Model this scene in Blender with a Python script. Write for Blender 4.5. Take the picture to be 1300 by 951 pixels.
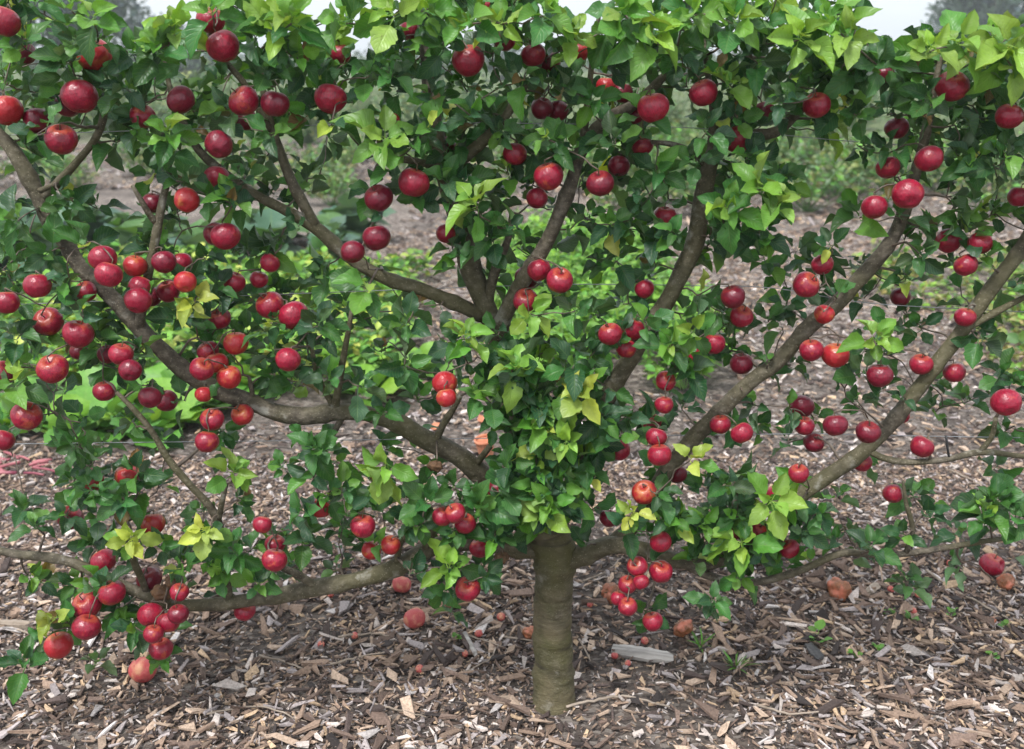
import bpy, math, random
import numpy as np
from mathutils import Vector, Matrix, noise as mnoise
R = math.radians
random.seed(7); rng = np.random.default_rng(7)
S = bpy.context.scene
for o in list(bpy.data.objects): bpy.data.objects.remove(o)

# ------------------------------------------------------------------ camera, sky, sun, exposure
FPX, PW, PH = 1249.0, 1300.0, 951.0
CAM = np.array([0.0, -2.35, 1.75]); PITCH = R(18.3)
cd = bpy.data.cameras.new('camera'); cam = bpy.data.objects.new('camera', cd); S.collection.objects.link(cam)
cam.location = CAM; cam.rotation_euler = (R(90) - PITCH, 0, 0)
cd.sensor_width = 36; cd.lens = 36 * FPX / PW; cd.clip_start = 0.05; cd.clip_end = 600
cd.dof.use_dof = True; cd.dof.focus_distance = 2.38; cd.dof.aperture_fstop = 3.6
S.camera = cam
S.view_settings.view_transform = 'Standard'; S.view_settings.look = 'None'
S.view_settings.gamma = 1; S.view_settings.use_curve_mapping = False
S.view_settings.exposure = 1.38
S.cycles.max_bounces = 6; S.cycles.diffuse_bounces = 3; S.cycles.glossy_bounces = 2; S.cycles.transmission_bounces = 4; S.cycles.transparent_max_bounces = 4
W = bpy.data.worlds.new('World'); S.world = W; W.use_nodes = True
nt = W.node_tree; nt.nodes.clear()
sky = nt.nodes.new('ShaderNodeTexSky'); sky.sky_type = 'NISHITA'; sky.sun_disc = False
SUN_EL, SUN_AZ = R(60), R(212)          # azimuth clockwise from +Y: behind the camera
sky.sun_elevation = SUN_EL; sky.sun_rotation = SUN_AZ; sky.dust_density = 4; sky.air_density = 1.2
hs = nt.nodes.new('ShaderNodeHueSaturation'); hs.inputs['Saturation'].default_value = 0.22
bg = nt.nodes.new('ShaderNodeBackground'); bg.inputs['Strength'].default_value = 0.15
wo = nt.nodes.new('ShaderNodeOutputWorld')
cl = nt.nodes.new('ShaderNodeMix'); cl.data_type = 'RGBA'; cl.inputs[0].default_value = 0.72; cl.inputs[7].default_value = (3.2, 3.42, 3.62, 1)   # even cloud cover
nt.links.new(sky.outputs[0], hs.inputs['Color']); nt.links.new(hs.outputs[0], cl.inputs[6]); nt.links.new(cl.outputs[2], bg.inputs['Color']); nt.links.new(bg.outputs[0], wo.inputs[0])
sd = bpy.data.lights.new('sun', 'SUN'); sun = bpy.data.objects.new('sun', sd); S.collection.objects.link(sun)
sd.energy = 1.5; sd.angle = R(12); sd.color = (1, 0.985, 0.96)
sdir = Vector((math.sin(SUN_AZ) * math.cos(SUN_EL), math.cos(SUN_AZ) * math.cos(SUN_EL), math.sin(SUN_EL)))
sun.rotation_euler = sdir.to_track_quat('Z', 'Y').to_euler(); sun.location = (0, -3, 6)

# ------------------------------------------------------------------ helpers
FW = np.array([0, math.cos(PITCH), -math.sin(PITCH)]); UP = np.array([0, math.sin(PITCH), math.cos(PITCH)]); RT = np.array([1.0, 0, 0])
def ray(px, py): return FW + RT * ((px - PW / 2) / FPX) + UP * ((PH / 2 - py) / FPX)
def at(px, py, Y=0.0):                     # the point in the vertical plane y = Y seen at a photo pixel
    d = ray(px, py); return CAM + d * ((Y - CAM[1]) / d[1])
def gnd(px, py, z=0.0):                    # the point on the ground seen at a photo pixel
    d = ray(px, py); return CAM + d * ((z - CAM[2]) / d[2])
def proj(P):
    q = np.asarray(P) - CAM; dz = q @ FW
    return PW / 2 + FPX * (q @ RT) / dz, PH / 2 - FPX * (q @ UP) / dz, dz
def pxm(px, r, P): return r * proj(P)[2] / FPX      # a photo length at that point's depth, in metres
def nrm(v):
    v = np.asarray(v, float); return v / (np.linalg.norm(v, axis=-1, keepdims=True) + 1e-12)

def tag(o, label=None, cat=None, group=None, kind=None):
    if label: o['label'] = label
    if cat: o['category'] = cat
    if group: o['group'] = group
    if kind: o['kind'] = kind
    return o
def link(name, data, parent=None, loc=None):
    o = bpy.data.objects.new(name, data); S.collection.objects.link(o)
    if loc is not None: o.location = loc
    if parent is not None: o.parent = parent
    return o
def empty(name, loc):
    o = link(name, None, None, loc); o.empty_display_size = 0.05; return o

def mesh_np(name, V, F, mat, col=None, uv=None, smooth=True):
    """V (n,3), F (m,k) one face size; col (n,3) per vertex; uv (n,2) per vertex"""
    V = np.ascontiguousarray(V, np.float32); F = np.ascontiguousarray(F, np.int32)
    m = bpy.data.meshes.new(name); k = F.shape[1]
    m.vertices.add(len(V)); m.vertices.foreach_set('co', V.ravel())
    m.loops.add(F.size); m.loops.foreach_set('vertex_index', F.ravel())
    m.polygons.add(len(F)); m.polygons.foreach_set('loop_start', np.arange(0, F.size, k, dtype=np.int32))
    m.polygons.foreach_set('use_smooth', np.full(len(F), smooth))
    if col is not None:
        a = m.color_attributes.new('tint', 'FLOAT_COLOR', 'POINT')
        a.data.foreach_set('color', np.concatenate([col, np.ones((len(V), 1))], 1).astype(np.float32).ravel())
    if uv is not None:
        l = m.uv_layers.new(name='UVMap'); l.data.foreach_set('uv', np.asarray(uv, np.float32)[F.ravel()].ravel())
    m.materials.append(mat); m.update(); m.validate(); return m

class TB:                                  # collects quads of tubes
    def __init__(s): s.V = []; s.F = []; s.n = 0
    def tube(s, P, r, seg=8, cap=True, wob=0.0, seed=0.0):
        P = np.asarray(P, float); n = len(P); r = np.broadcast_to(np.asarray(r, float), (n,))
        T = nrm(np.gradient(P, axis=0)); a = np.cross(T[0], [0, 0, 1.0])
        if np.linalg.norm(a) < 1e-3: a = np.array([1.0, 0, 0])
        a = nrm(a); rings = []
        for i in range(n):
            a = nrm(a - T[i] * (a @ T[i])); b = np.cross(T[i], a)
            ang = np.arange(seg) * 2 * math.pi / seg
            rr = np.full(seg, r[i])
            if wob:
                rr = rr * np.array([1 + wob * mnoise.noise(Vector((math.cos(t) * 1.2 + seed, math.sin(t) * 1.2, i * 0.23 + seed))) for t in ang])
            rings.append(P[i] + np.cos(ang)[:, None] * rr[:, None] * a + np.sin(ang)[:, None] * rr[:, None] * b)
        V = np.concatenate(rings); base = s.n
        i, j = np.meshgrid(np.arange(n - 1), np.arange(seg), indexing='ij'); j2 = (j + 1) % seg
        F = np.stack([i * seg + j, i * seg + j2, (i + 1) * seg + j2, (i + 1) * seg + j], -1).reshape(-1, 4)
        if cap:
            V = np.concatenate([V, P[:1], P[-1:] + T[-1:] * r[-1] * 0.35]); c0 = n * seg
            j = np.arange(seg); j2 = (j + 1) % seg
            F = np.concatenate([F, np.stack([j2, j, np.full(seg, c0), np.full(seg, c0)], 1), np.stack([(n - 1) * seg + j, (n - 1) * seg + j2, np.full(seg, c0 + 1), np.full(seg, c0 + 1)], 1)])
        s.V.append(V); s.F.append(F + base); s.n += len(V); return s
    def mesh(s, name, mat):
        V = np.concatenate(s.V); F = np.concatenate(s.F); m = bpy.data.meshes.new(name)
        faces = [list(dict.fromkeys(f)) for f in F.tolist()]
        m.from_pydata(V.tolist(), [], faces); m.polygons.foreach_set('use_smooth', np.ones(len(faces), bool)); m.materials.append(mat); m.update(); return m

def spline(P, step=0.02):                   # Catmull-Rom through the rows of P (any columns)
    P = np.asarray(P, float); Q = np.concatenate([[2 * P[0] - P[1]], P, [2 * P[-1] - P[-2]]]); out = []
    for i in range(1, len(Q) - 2):
        L = np.linalg.norm(Q[i + 1][:3] - Q[i][:3]); n = max(2, int(L / step)); t = np.linspace(0, 1, n, endpoint=False)[:, None]
        a, b, c, d = Q[i - 1], Q[i], Q[i + 1], Q[i + 2]
        out.append(0.5 * (2 * b + (c - a) * t + (2 * a - 5 * b + 4 * c - d) * t ** 2 + (3 * b - a - 3 * c + d) * t ** 3))
    return np.concatenate(out + [P[-1:]])

# ------------------------------------------------------------------ materials
class NM:
    def __init__(s, name):
        s.m = bpy.data.materials.new(name); s.m.use_nodes = True; s.t = s.m.node_tree; s.t.nodes.clear()
        s.out = s.n('ShaderNodeOutputMaterial'); s.b = s.n('ShaderNodeBsdfPrincipled'); s.l(s.b.outputs[0], s.out.inputs[0])
    def n(s, typ, **kw):
        x = s.t.nodes.new(typ)
        for k, v in kw.items():
            if k in x.inputs.keys(): x.inputs[k].default_value = v
            else: setattr(x, k, v)
        return x
    def l(s, a, b): s.t.links.new(a, b)
    def set(s, **kw):
        for k, v in kw.items():
            i = s.b.inputs[k.replace('_', ' ')]
            if hasattr(v, 'is_linked') or isinstance(v, bpy.types.NodeSocket): s.l(v, i)
            else: i.default_value = v
    def obj(s): return s.n('ShaderNodeTexCoord').outputs['Object']
    def noise(s, vec, scale, detail=4, rough=0.55, scl=None):
        if scl is not None:
            mp = s.n('ShaderNodeMapping'); mp.inputs['Scale'].default_value = scl; s.l(vec, mp.inputs['Vector']); vec = mp.outputs[0]
        x = s.n('ShaderNodeTexNoise', Scale=scale, Detail=detail, Roughness=rough); s.l(vec, x.inputs['Vector']); return x.outputs['Fac']
    def ramp(s, fac, *stops):
        x = s.n('ShaderNodeValToRGB'); e = x.color_ramp.elements
        while len(e) < len(stops): e.new(0.5)
        for el, (p, c) in zip(e, stops): el.position = p; el.color = (*c, 1) if len(c) == 3 else c
        s.l(fac, x.inputs[0]); return x.outputs[0]
    def mix(s, fac, a, b, blend='MIX'):
        x = s.n('ShaderNodeMix', data_type='RGBA', blend_type=blend)
        for v, i in ((fac, x.inputs[0]), (a, x.inputs[6]), (b, x.inputs[7])):
            if isinstance(v, bpy.types.NodeSocket): s.l(v, i)
            elif i.type == 'RGBA': i.default_value = (*v, 1)
            else: i.default_value = v
        return x.outputs[2]
    def math(s, op, a, b=0.0):
        x = s.n('ShaderNodeMath', operation=op)
        for v, i in ((a, x.inputs[0]), (b, x.inputs[1])):
            if isinstance(v, bpy.types.NodeSocket): s.l(v, i)
            else: i.default_value = v
        return x.outputs[0]
    def bump(s, h, strength=0.3, dist=0.002):
        x = s.n('ShaderNodeBump', Strength=strength, Distance=dist); s.l(h, x.inputs['Height']); s.l(x.outputs[0], s.b.inputs['Normal'])

def G(v): return (v, v, v)
def leaf_material(name, spots=0.45, rough=0.42, vein=0.35, trans=0.28):
    M = NM(name); at_ = M.n('ShaderNodeAttribute', attribute_name='tint').outputs['Color']
    uv = M.n('ShaderNodeTexCoord').outputs['UV']; geo = M.n('ShaderNodeNewGeometry')
    sp = M.n('ShaderNodeSeparateXYZ'); M.l(uv, sp.inputs[0])
    ax = M.math('ABSOLUTE', M.math('SUBTRACT', sp.outputs[0], 0.5))
    mid = M.ramp(ax, (0.0, G(1)), (0.045, G(0)))
    ph = M.math('FRACT', M.math('MULTIPLY', M.math('SUBTRACT', sp.outputs[1], M.math('MULTIPLY', ax, 0.75)), 8.0))
    side = M.ramp(M.math('ABSOLUTE', M.math('SUBTRACT', ph, 0.5)), (0.0, G(0.8)), (0.16, G(0)))
    v = M.math('MAXIMUM', mid, side)
    pos = geo.outputs['Position']
    blot = M.noise(pos, 45, 2)
    c = M.mix(M.math('MULTIPLY', v, vein), at_, M.mix(0.55, at_, (0.30, 0.42, 0.12)))
    c = M.mix(M.ramp(blot, (0.35, G(0.45)), (0.7, G(0))), c, M.mix(1.0, c, (0.55, 0.62, 0.6), 'MULTIPLY'))
    if spots > 0.3:
        s1 = M.ramp(M.noise(pos, 150, 1), (0.70, G(0)), (0.76, G(1))); c = M.mix(M.math('MULTIPLY', s1, spots), c, (0.10, 0.055, 0.02))
    back = M.mix(0.45, c, (0.20, 0.27, 0.17))
    c2 = M.mix(geo.outputs['Backfacing'], c, back)
    M.set(Base_Color=c2, Roughness=rough, Specular_IOR_Level=0.45)
    if name == 'apple_leaf': M.bump(M.math('ADD', M.math('MULTIPLY', v, -0.8), M.math('MULTIPLY', M.noise(pos, 70, 1), 0.7)), 0.5, 0.002)
    tr = M.n('ShaderNodeBsdfTranslucent'); M.l(M.mix(1.0, c, (1.6, 1.5, 0.5), 'MULTIPLY'), tr.inputs[0])
    ms = M.n('ShaderNodeMixShader'); ms.inputs[0].default_value = trans
    M.l(M.b.outputs[0], ms.inputs[1]); M.l(tr.outputs[0], ms.inputs[2]); M.l(ms.outputs[0], M.out.inputs[0]); return M.m
M_LEAF = leaf_material('apple_leaf')
M_VEG = leaf_material('vegetable_leaf', 0.15, 0.5, 0.4, 0.25)
M_FAR = leaf_material('distant_leaf', 0.0, 0.7, 0.0, 0.15)

def bark_material(name, olive):
    M = NM(name); p = M.n('ShaderNodeNewGeometry').outputs['Position']
    n1 = M.noise(p, 14, 5); n2 = M.noise(p, 48, 6, 0.68, (1, 1, 2.0 if name == 'trunk_bark' else 1.25)); n3 = M.noise(p, 5, 3)
    base = M.ramp(n2, (0.30, (0.030, 0.024, 0.018)), (0.5, (0.080, 0.066, 0.047)), (0.72, (0.185, 0.160, 0.125)))
    alg = M.mix(M.ramp(n3, (0.40, G(0)), (0.62, G(olive))), base, (0.090, 0.085, 0.030))
    lich = M.mix(M.ramp(n1, (0.62, G(0)), (0.70, G(0.75))), alg, (0.30, 0.29, 0.25))
    vo = M.n('ShaderNodeTexVoronoi', Scale=130.0); M.l(p, vo.inputs['Vector'])
    c = M.mix(M.ramp(vo.outputs['Distance'], (0.10, G(0.6)), (0.2, G(0))), lich, (0.30, 0.26, 0.19))
    if name == 'trunk_bark':
        sxx = M.n('ShaderNodeSeparateXYZ'); M.l(p, sxx.inputs[0]); c = M.mix(M.ramp(M.math('ADD', sxx.outputs[0], M.math('MULTIPLY', n1, 0.09)), (0.10, G(0.55)), (0.165, G(0))), c, (0.060, 0.062, 0.020))   # algae olive on one side, with that side's shade put into the colour
        rg = M.noise(p, 16, 3, 0.6, (0.12, 0.12, 1)); c = M.mix(M.ramp(rg, (0.55, G(0)), (0.59, G(0.8)), (0.61, G(0.8)), (0.66, G(0))), c, (0.035, 0.030, 0.018)); c = M.mix(M.ramp(M.noise(p, 9, 3), (0.46, G(0)), (0.62, G(0.6))), c, (0.165, 0.135, 0.082))
    M.set(Base_Color=c, Roughness=0.68, Specular_IOR_Level=0.35); M.bump(M.math('ADD', n2, M.math('MULTIPLY', n1, 0.6)), 1.0, 0.006); return M.m
M_BARK = bark_material('limb_bark', 0.5); M_TRUNK = bark_material('trunk_bark', 0.95)
M = NM('twig_bark'); p = M.n('ShaderNodeNewGeometry').outputs['Position']
M.set(Base_Color=M.ramp(M.noise(p, 70), (0.3, (0.05, 0.036, 0.028)), (0.7, (0.15, 0.115, 0.085))), Roughness=0.6); M_TWIG = M.m

def apple_material(name, deep, bright, under, amount, spot=0.55, rough=0.33):
    M = NM(name); o = M.obj(); inf = M.n('ShaderNodeObjectInfo').outputs['Random']
    ad = M.n('ShaderNodeVectorMath', operation='ADD'); M.l(o, ad.inputs[0])
    cb = M.n('ShaderNodeCombineXYZ'); M.l(M.math('MULTIPLY', inf, 37.0), cb.inputs[0]); M.l(M.math('MULTIPLY', inf, 17.0), cb.inputs[1]); M.l(cb.outputs[0], ad.inputs[1]); v = ad.outputs[0]
    st = M.noise(v, 7, 5, 0.6, (2.6, 2.6, 0.45)); big = M.noise(v, 1.1, 2)
    red = M.mix(M.ramp(st, (0.34, G(0)), (0.66, G(1))), deep, bright)
    red = M.mix(M.math('MULTIPLY', inf, 0.45), red, deep)
    red = M.mix(M.ramp(M.noise(v, 2.2, 3), (0.38, G(0.55)), (0.62, G(0))), red, deep)
    zs = M.n('ShaderNodeSeparateXYZ'); M.l(o, zs.inputs[0]); red = M.mix(M.ramp(M.math('ADD', zs.outputs[2], M.math('MULTIPLY', st, 0.5)), (0.95, G(0)), (1.18, G(0.4))), red, under)
    c = M.mix(M.ramp(M.math('ADD', big, M.math('MULTIPLY', st, 0.25)), (0.74 - amount, G(0)), (0.95 - amount, G(0.9))), red, under)
    vo = M.n('ShaderNodeTexVoronoi', Scale=9.0); M.l(v, vo.inputs['Vector'])
    c = M.mix(M.ramp(vo.outputs['Distance'], (0.05, G(spot)), (0.085, G(0))), c, (0.62, 0.36, 0.25))
    M.set(Base_Color=c, Roughness=M.math('ADD', M.math('MULTIPLY', M.noise(v, 2.5), 0.25), rough - 0.1), Specular_IOR_Level=0.5)
    M.bump(M.noise(v, 3.0, 2), 0.12, 0.05); return M.m
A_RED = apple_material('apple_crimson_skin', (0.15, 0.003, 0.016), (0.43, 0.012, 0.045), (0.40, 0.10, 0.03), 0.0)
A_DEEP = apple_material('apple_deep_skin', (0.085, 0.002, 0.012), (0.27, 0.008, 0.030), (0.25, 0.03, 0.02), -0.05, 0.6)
A_BLUSH = apple_material('apple_blush_skin', (0.30, 0.012, 0.018), (0.43, 0.022, 0.032), (0.42, 0.15, 0.045), 0.07, 0.4)
A_PALE = apple_material('apple_windfall_skin', (0.36, 0.05, 0.055), (0.50, 0.12, 0.10), (0.52, 0.25, 0.14), 0.12, 0.5, 0.5)
A_ROT = apple_material('apple_rotten_skin', (0.13, 0.045, 0.018), (0.46, 0.19, 0.085), (0.50, 0.15, 0.09), 0.14, 0.2, 0.42)
A_BROWN = apple_material('apple_mummy_skin', (0.045, 0.022, 0.010), (0.17, 0.085, 0.035), (0.10, 0.05, 0.02), 0.1, 0.1, 0.75)
M = NM('apple_flesh'); M.set(Base_Color=M.ramp(M.noise(M.obj(), 6), (0.3, (0.26, 0.10, 0.03)), (0.7, (0.50, 0.30, 0.11))), Roughness=0.6); M_FLESH = M.m
M = NM('stalk'); M.set(Base_Color=(0.075, 0.055, 0.022, 1), Roughness=0.6); M_STALK = M.m
M = NM('calyx'); M.set(Base_Color=(0.055, 0.042, 0.022, 1), Roughness=0.85); M_CALYX = M.m
M = NM('galvanised_wire'); M.set(Base_Color=(0.30, 0.31, 0.33, 1), Metallic=0.6, Roughness=0.45); M_WIRE = M.m
M = NM('black_tie'); M.set(Base_Color=(0.015, 0.015, 0.017, 1), Roughness=0.5); M_TIE = M.m
def wood_material(name, lo, hi):
    M = NM(name); o = M.obj(); g = M.noise(o, 5, 5, 0.6, (1, 9, 9)); M.set(Base_Color=M.ramp(g, (0.3, lo), (0.7, hi)), Roughness=0.85); M.bump(g, 0.6, 0.003); return M.m
M_GREYWOOD = wood_material('weathered_wood', (0.14, 0.125, 0.115), (0.46, 0.43, 0.40))
M_STICK = wood_material('dry_stick', (0.15, 0.115, 0.085), (0.40, 0.33, 0.27))
M = NM('wood_chip'); tn = M.n('ShaderNodeAttribute', attribute_name='tint').outputs['Color']; p = M.n('ShaderNodeNewGeometry').outputs['Position']
f = M.noise(p, 160, 3, 0.6); M.set(Base_Color=M.mix(1.0, tn, M.ramp(f, (0.25, G(0.55)), (0.7, G(1.2))), 'MULTIPLY'), Roughness=0.8, Specular_IOR_Level=0.3); M.bump(f, 0.5, 0.002); M_CHIP = M.m
M = NM('mulch_ground'); p = M.n('ShaderNodeNewGeometry').outputs['Position']
vo = M.n('ShaderNodeTexVoronoi', Scale=46.0); mp = M.n('ShaderNodeMapping'); mp.inputs['Scale'].default_value = (1, 1.6, 1); M.l(p, mp.inputs['Vector'])
dn = M.n('ShaderNodeMix', data_type='VECTOR'); M.l(mp.outputs[0], vo.inputs['Vector'])
sep = M.n('ShaderNodeSeparateColor'); M.l(vo.outputs['Color'], sep.inputs[0])
chips = M.ramp(sep.outputs[0], (0.0, (0.03, 0.023, 0.02)), (0.35, (0.085, 0.065, 0.055)), (0.65, (0.20, 0.155, 0.125)), (0.9, (0.38, 0.33, 0.29)))
soil = M.ramp(M.noise(p, 55, 5), (0.3, (0.018, 0.014, 0.013)), (0.7, (0.075, 0.058, 0.048)))
sx = M.n('ShaderNodeSeparateXYZ'); M.l(p, sx.inputs[0])
far = M.ramp(M.math('DIVIDE', sx.outputs[1], 100.0), (0.018, G(0)), (0.04, G(1)))
patch = M.ramp(M.noise(p, 1.6, 4), (0.42, G(0)), (0.60, G(0.6)))
c = M.mix(far, M.mix(0.35, soil, chips), M.mix(patch, chips, soil))
grass = M.ramp(M.noise(p, 6, 5), (0.3, (0.045, 0.075, 0.022)), (0.7, (0.12, 0.15, 0.05)))
c = M.mix(M.ramp(M.math('ADD', M.math('DIVIDE', sx.outputs[1], 100.0), M.math('MULTIPLY', M.noise(p, 0.35, 2), 0.08)), (0.21, G(0)), (0.235, G(1))), c, grass)
M.set(Base_Color=c, Roughness=0.9); M.bump(M.math('ADD', vo.outputs['Distance'], M.noise(p, 90)), 0.6, 0.012); M_GROUND = M.m
M = NM('terracotta'); M.set(Base_Color=M.ramp(M.noise(M.obj(), 30), (0.3, (0.40, 0.13, 0.065)), (0.7, (0.55, 0.24, 0.14))), Roughness=0.8); M_TERRA = M.m
M = NM('pink_stalk'); M.set(Base_Color=M.ramp(M.noise(M.obj(), 12), (0.3, (0.16, 0.02, 0.045)), (0.7, (0.40, 0.14, 0.15))), Roughness=0.5); M_PINK = M.m
M = NM('stone'); M.set(Base_Color=M.ramp(M.noise(M.obj(), 20), (0.3, (0.22, 0.20, 0.19)), (0.7, (0.45, 0.42, 0.40))), Roughness=0.8); M_STONE = M.m

# ------------------------------------------------------------------ ground
def gz(x, y):
    return 0.010 * mnoise.noise(Vector((x * 2.3, y * 2.3, 0.3))) + 0.006 * mnoise.noise(Vector((x * 7, y * 7, 4.1)))
ax_x = np.unique(np.concatenate([np.linspace(-150, -6, 25), np.linspace(-6, 6, 161), np.linspace(6, 150, 25)]))
ax_y = np.unique(np.concatenate([np.linspace(-12, -1.5, 8), np.linspace(-1.5, 4, 74), np.linspace(4, 14, 40), np.linspace(14, 260, 30)]))
gx, gy = np.meshgrid(ax_x, ax_y); zz = np.array([gz(a, b) for a, b in zip(gx.ravel(), gy.ravel())])
nx, ny = len(ax_x), len(ax_y); ii, jj = np.meshgrid(np.arange(ny - 1), np.arange(nx - 1), indexing='ij')
gF = np.stack([ii * nx + jj, ii * nx + jj + 1, (ii + 1) * nx + jj + 1, (ii + 1) * nx + jj], -1).reshape(-1, 4)
ground = tag(link('ground', mesh_np('ground', np.stack([gx.ravel(), gy.ravel(), zz], 1), gF, M_GROUND)), kind='structure')

CHIP_COL = np.array([(0.40, 0.35, 0.31), (0.30, 0.225, 0.165), (0.205, 0.145, 0.105), (0.125, 0.088, 0.068), (0.060, 0.044, 0.038), (0.25, 0.22, 0.21), (0.36, 0.26, 0.165), (0.030, 0.024, 0.022), (0.43, 0.40, 0.375)])
CHIP_P = np.array([.10, .13, .17, .19, .15, .11, .05, .08, .02])
BOX = np.array([(-1, -1, -1), (1, -1, -1), (1, 1, -1), (-1, 1, -1), (-1, -1, 1), (1, -1, 1), (1, 1, 1), (-1, 1, 1)], float)
BOXF = np.array([(0, 3, 2, 1), (4, 5, 6, 7), (0, 1, 5, 4), (1, 2, 6, 5), (2, 3, 7, 6), (3, 0, 4, 7)])
def chip_verts(n, lo, hi, lift=1.0):
    L = np.clip(rng.lognormal(math.log((lo + hi) / 2.3), 0.45, n), lo * 0.6, hi * 1.3) / 2
    Wd = np.maximum(L * rng.uniform(0.12, 0.60, n), 0.0016); H = np.minimum(Wd * rng.uniform(0.18, 0.6, n), 0.0035)
    V = BOX[None] * (1 + rng.uniform(-0.32, 0.22, (n, 8, 3)))
    tp = np.where(V[:, :, 0] > 0, rng.uniform(0.1, 1.05, n)[:, None], rng.uniform(0.3, 1.05, n)[:, None]); V[:, :, 1] *= tp
    V[:, :, 1] += V[:, :, 0] * rng.normal(0, 0.25, n)[:, None]; V[:, :, 0] += V[:, :, 1] * rng.normal(0, 0.35, n)[:, None] * np.minimum(1, Wd / L * 2)[:, None]
    V = V * np.stack([L, Wd, H], 1)[:, None, :]
    V[:, :, 2] += (V[:, :, 0] / L[:, None]) * (V[:, :, 1] / Wd[:, None]) * rng.normal(0, 0.12, n)[:, None] * L[:, None]
    yaw = rng.uniform(0, 2 * math.pi, n); p = rng.normal(0, 0.22, n); q = rng.normal(0, 0.36, n)
    cy, sy, cp, sp, cq, sq = np.cos(yaw), np.sin(yaw), np.cos(p), np.sin(p), np.cos(q), np.sin(q)
    x, y, z = V[..., 0], V[..., 1], V[..., 2]
    y, z = y * cq[:, None] - z * sq[:, None], y * sq[:, None] + z * cq[:, None]
    x, z = x * cp[:, None] + z * sp[:, None], -x * sp[:, None] + z * cp[:, None]
    x, y = x * cy[:, None] - y * sy[:, None], x * sy[:, None] + y * cy[:, None]
    z = z - z.min(1, keepdims=True) * lift
    c = CHIP_COL[rng.choice(len(CHIP_COL), n, p=CHIP_P / CHIP_P.sum())] * np.array([1.36, 1.34, 1.38]) * rng.uniform(0.65, 1.25, (n, 1))
    return np.stack([x, y, z], -1), c
def chip_field(name, label, xs, ys, lo, hi, zmax):
    n = len(xs); V, c = chip_verts(n, lo, hi)
    z = np.array([gz(a, b) for a, b in zip(xs, ys)]) + rng.uniform(-0.004, zmax, n)
    V = V + np.stack([xs, ys, z], 1)[:, None, :]
    F = (BOXF[None] + np.arange(n)[:, None, None] * 8).reshape(-1, 4)
    o = link(name, mesh_np(name, V.reshape(-1, 3), F, M_CHIP, np.repeat(c, 8, 0), smooth=False), ground); o['kind'] = 'stuff'; o['label'] = label; return o
def fan(n, y0, y1, margin):                 # points spread over the strip of ground between y0 and y1
    out = []
    while sum(map(len, out)) < n:
        y = rng.uniform(y0, y1, n); hw = 0.53 * (y - CAM[1]) * 1.06 + margin; x = rng.uniform(-1, 1, n) * (0.53 * (y1 - CAM[1]) * 1.06 + margin)
        k = np.abs(x) < hw; out.append(np.stack([x[k], y[k]], 1))
    return np.concatenate(out)[:n]
def patchy(P, f, thr, keep):
    v = np.array([mnoise.noise(Vector((a * f, b * f, 9.0))) for a, b in P]); return P[(v > thr) | (rng.random(len(P)) < keep)]
P = patchy(fan(80000, -0.6, 1.75, 0.4), 1.4, -0.2, 0.5); chip_field('wood_chip_mulch', 'grey and tan wood chip mulch around the trunk', P[:, 0], P[:, 1], 0.007, 0.029, 0.009)
P = patchy(fan(4500, -0.6, 0.9, 0.4), 1.4, -0.3, 0.3); chip_field('coarse_wood_chips', 'coarser pale wood chips lying on top of the mulch', P[:, 0], P[:, 1], 0.026, 0.055, 0.014)
def beds(x, y):                              # planted beds behind the tree, in metres: (x0, x1, y0, y1)
    return any(a < x < b and c < y < d for a, b, c, d in ((-9, -0.75, 2.15, 5.6), (-0.1, 1.25, 2.6, 7.2), (-9, -1.2, 7.2, 10.5), (3.15, 9, 2.2, 6.2)))
P = fan(40000, 1.7, 7.5, 0.5); P = P[[not beds(a, b) for a, b in P]]; chip_field('path_wood_chips', 'worn grey wood chips on the path behind the tree', P[:, 0], P[:, 1], 0.020, 0.05, 0.010)
P = fan(16000, 7.4, 17, 0.5); P = P[[not beds(a, b) for a, b in P]]; chip_field('far_path_wood_chips', 'grey wood chips where the path runs on into the garden', P[:, 0], P[:, 1], 0.05, 0.10, 0.010)
cms = []
for k in range(24):                          # the pieces that can be picked out one by one
    V, c = chip_verts(1, 0.032, 0.062); v = V[0]; cms.append(mesh_np('wood_chip', v, BOXF, M_CHIP, np.repeat(c, 8, 0), smooth=False))
P = fan(300, -0.35, 0.75, 0.15)
for k, (a, b) in enumerate(P):
    o = link('wood_chip', cms[k % 24], ground, (a, b, gz(a, b) + random.uniform(0.004, 0.012))); o.rotation_euler = (random.gauss(0, .12), random.gauss(0, .12), random.uniform(0, 6.28))

# ------------------------------------------------------------------ apple tree: trunk and limbs
tree = empty('apple_tree', (0.115, 0, 0)); tree.location = (0, 0, 0)
tag(tree, 'fan-trained apple tree with wide spreading limbs, green leaves and a stout bare trunk', 'apple tree')
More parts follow.
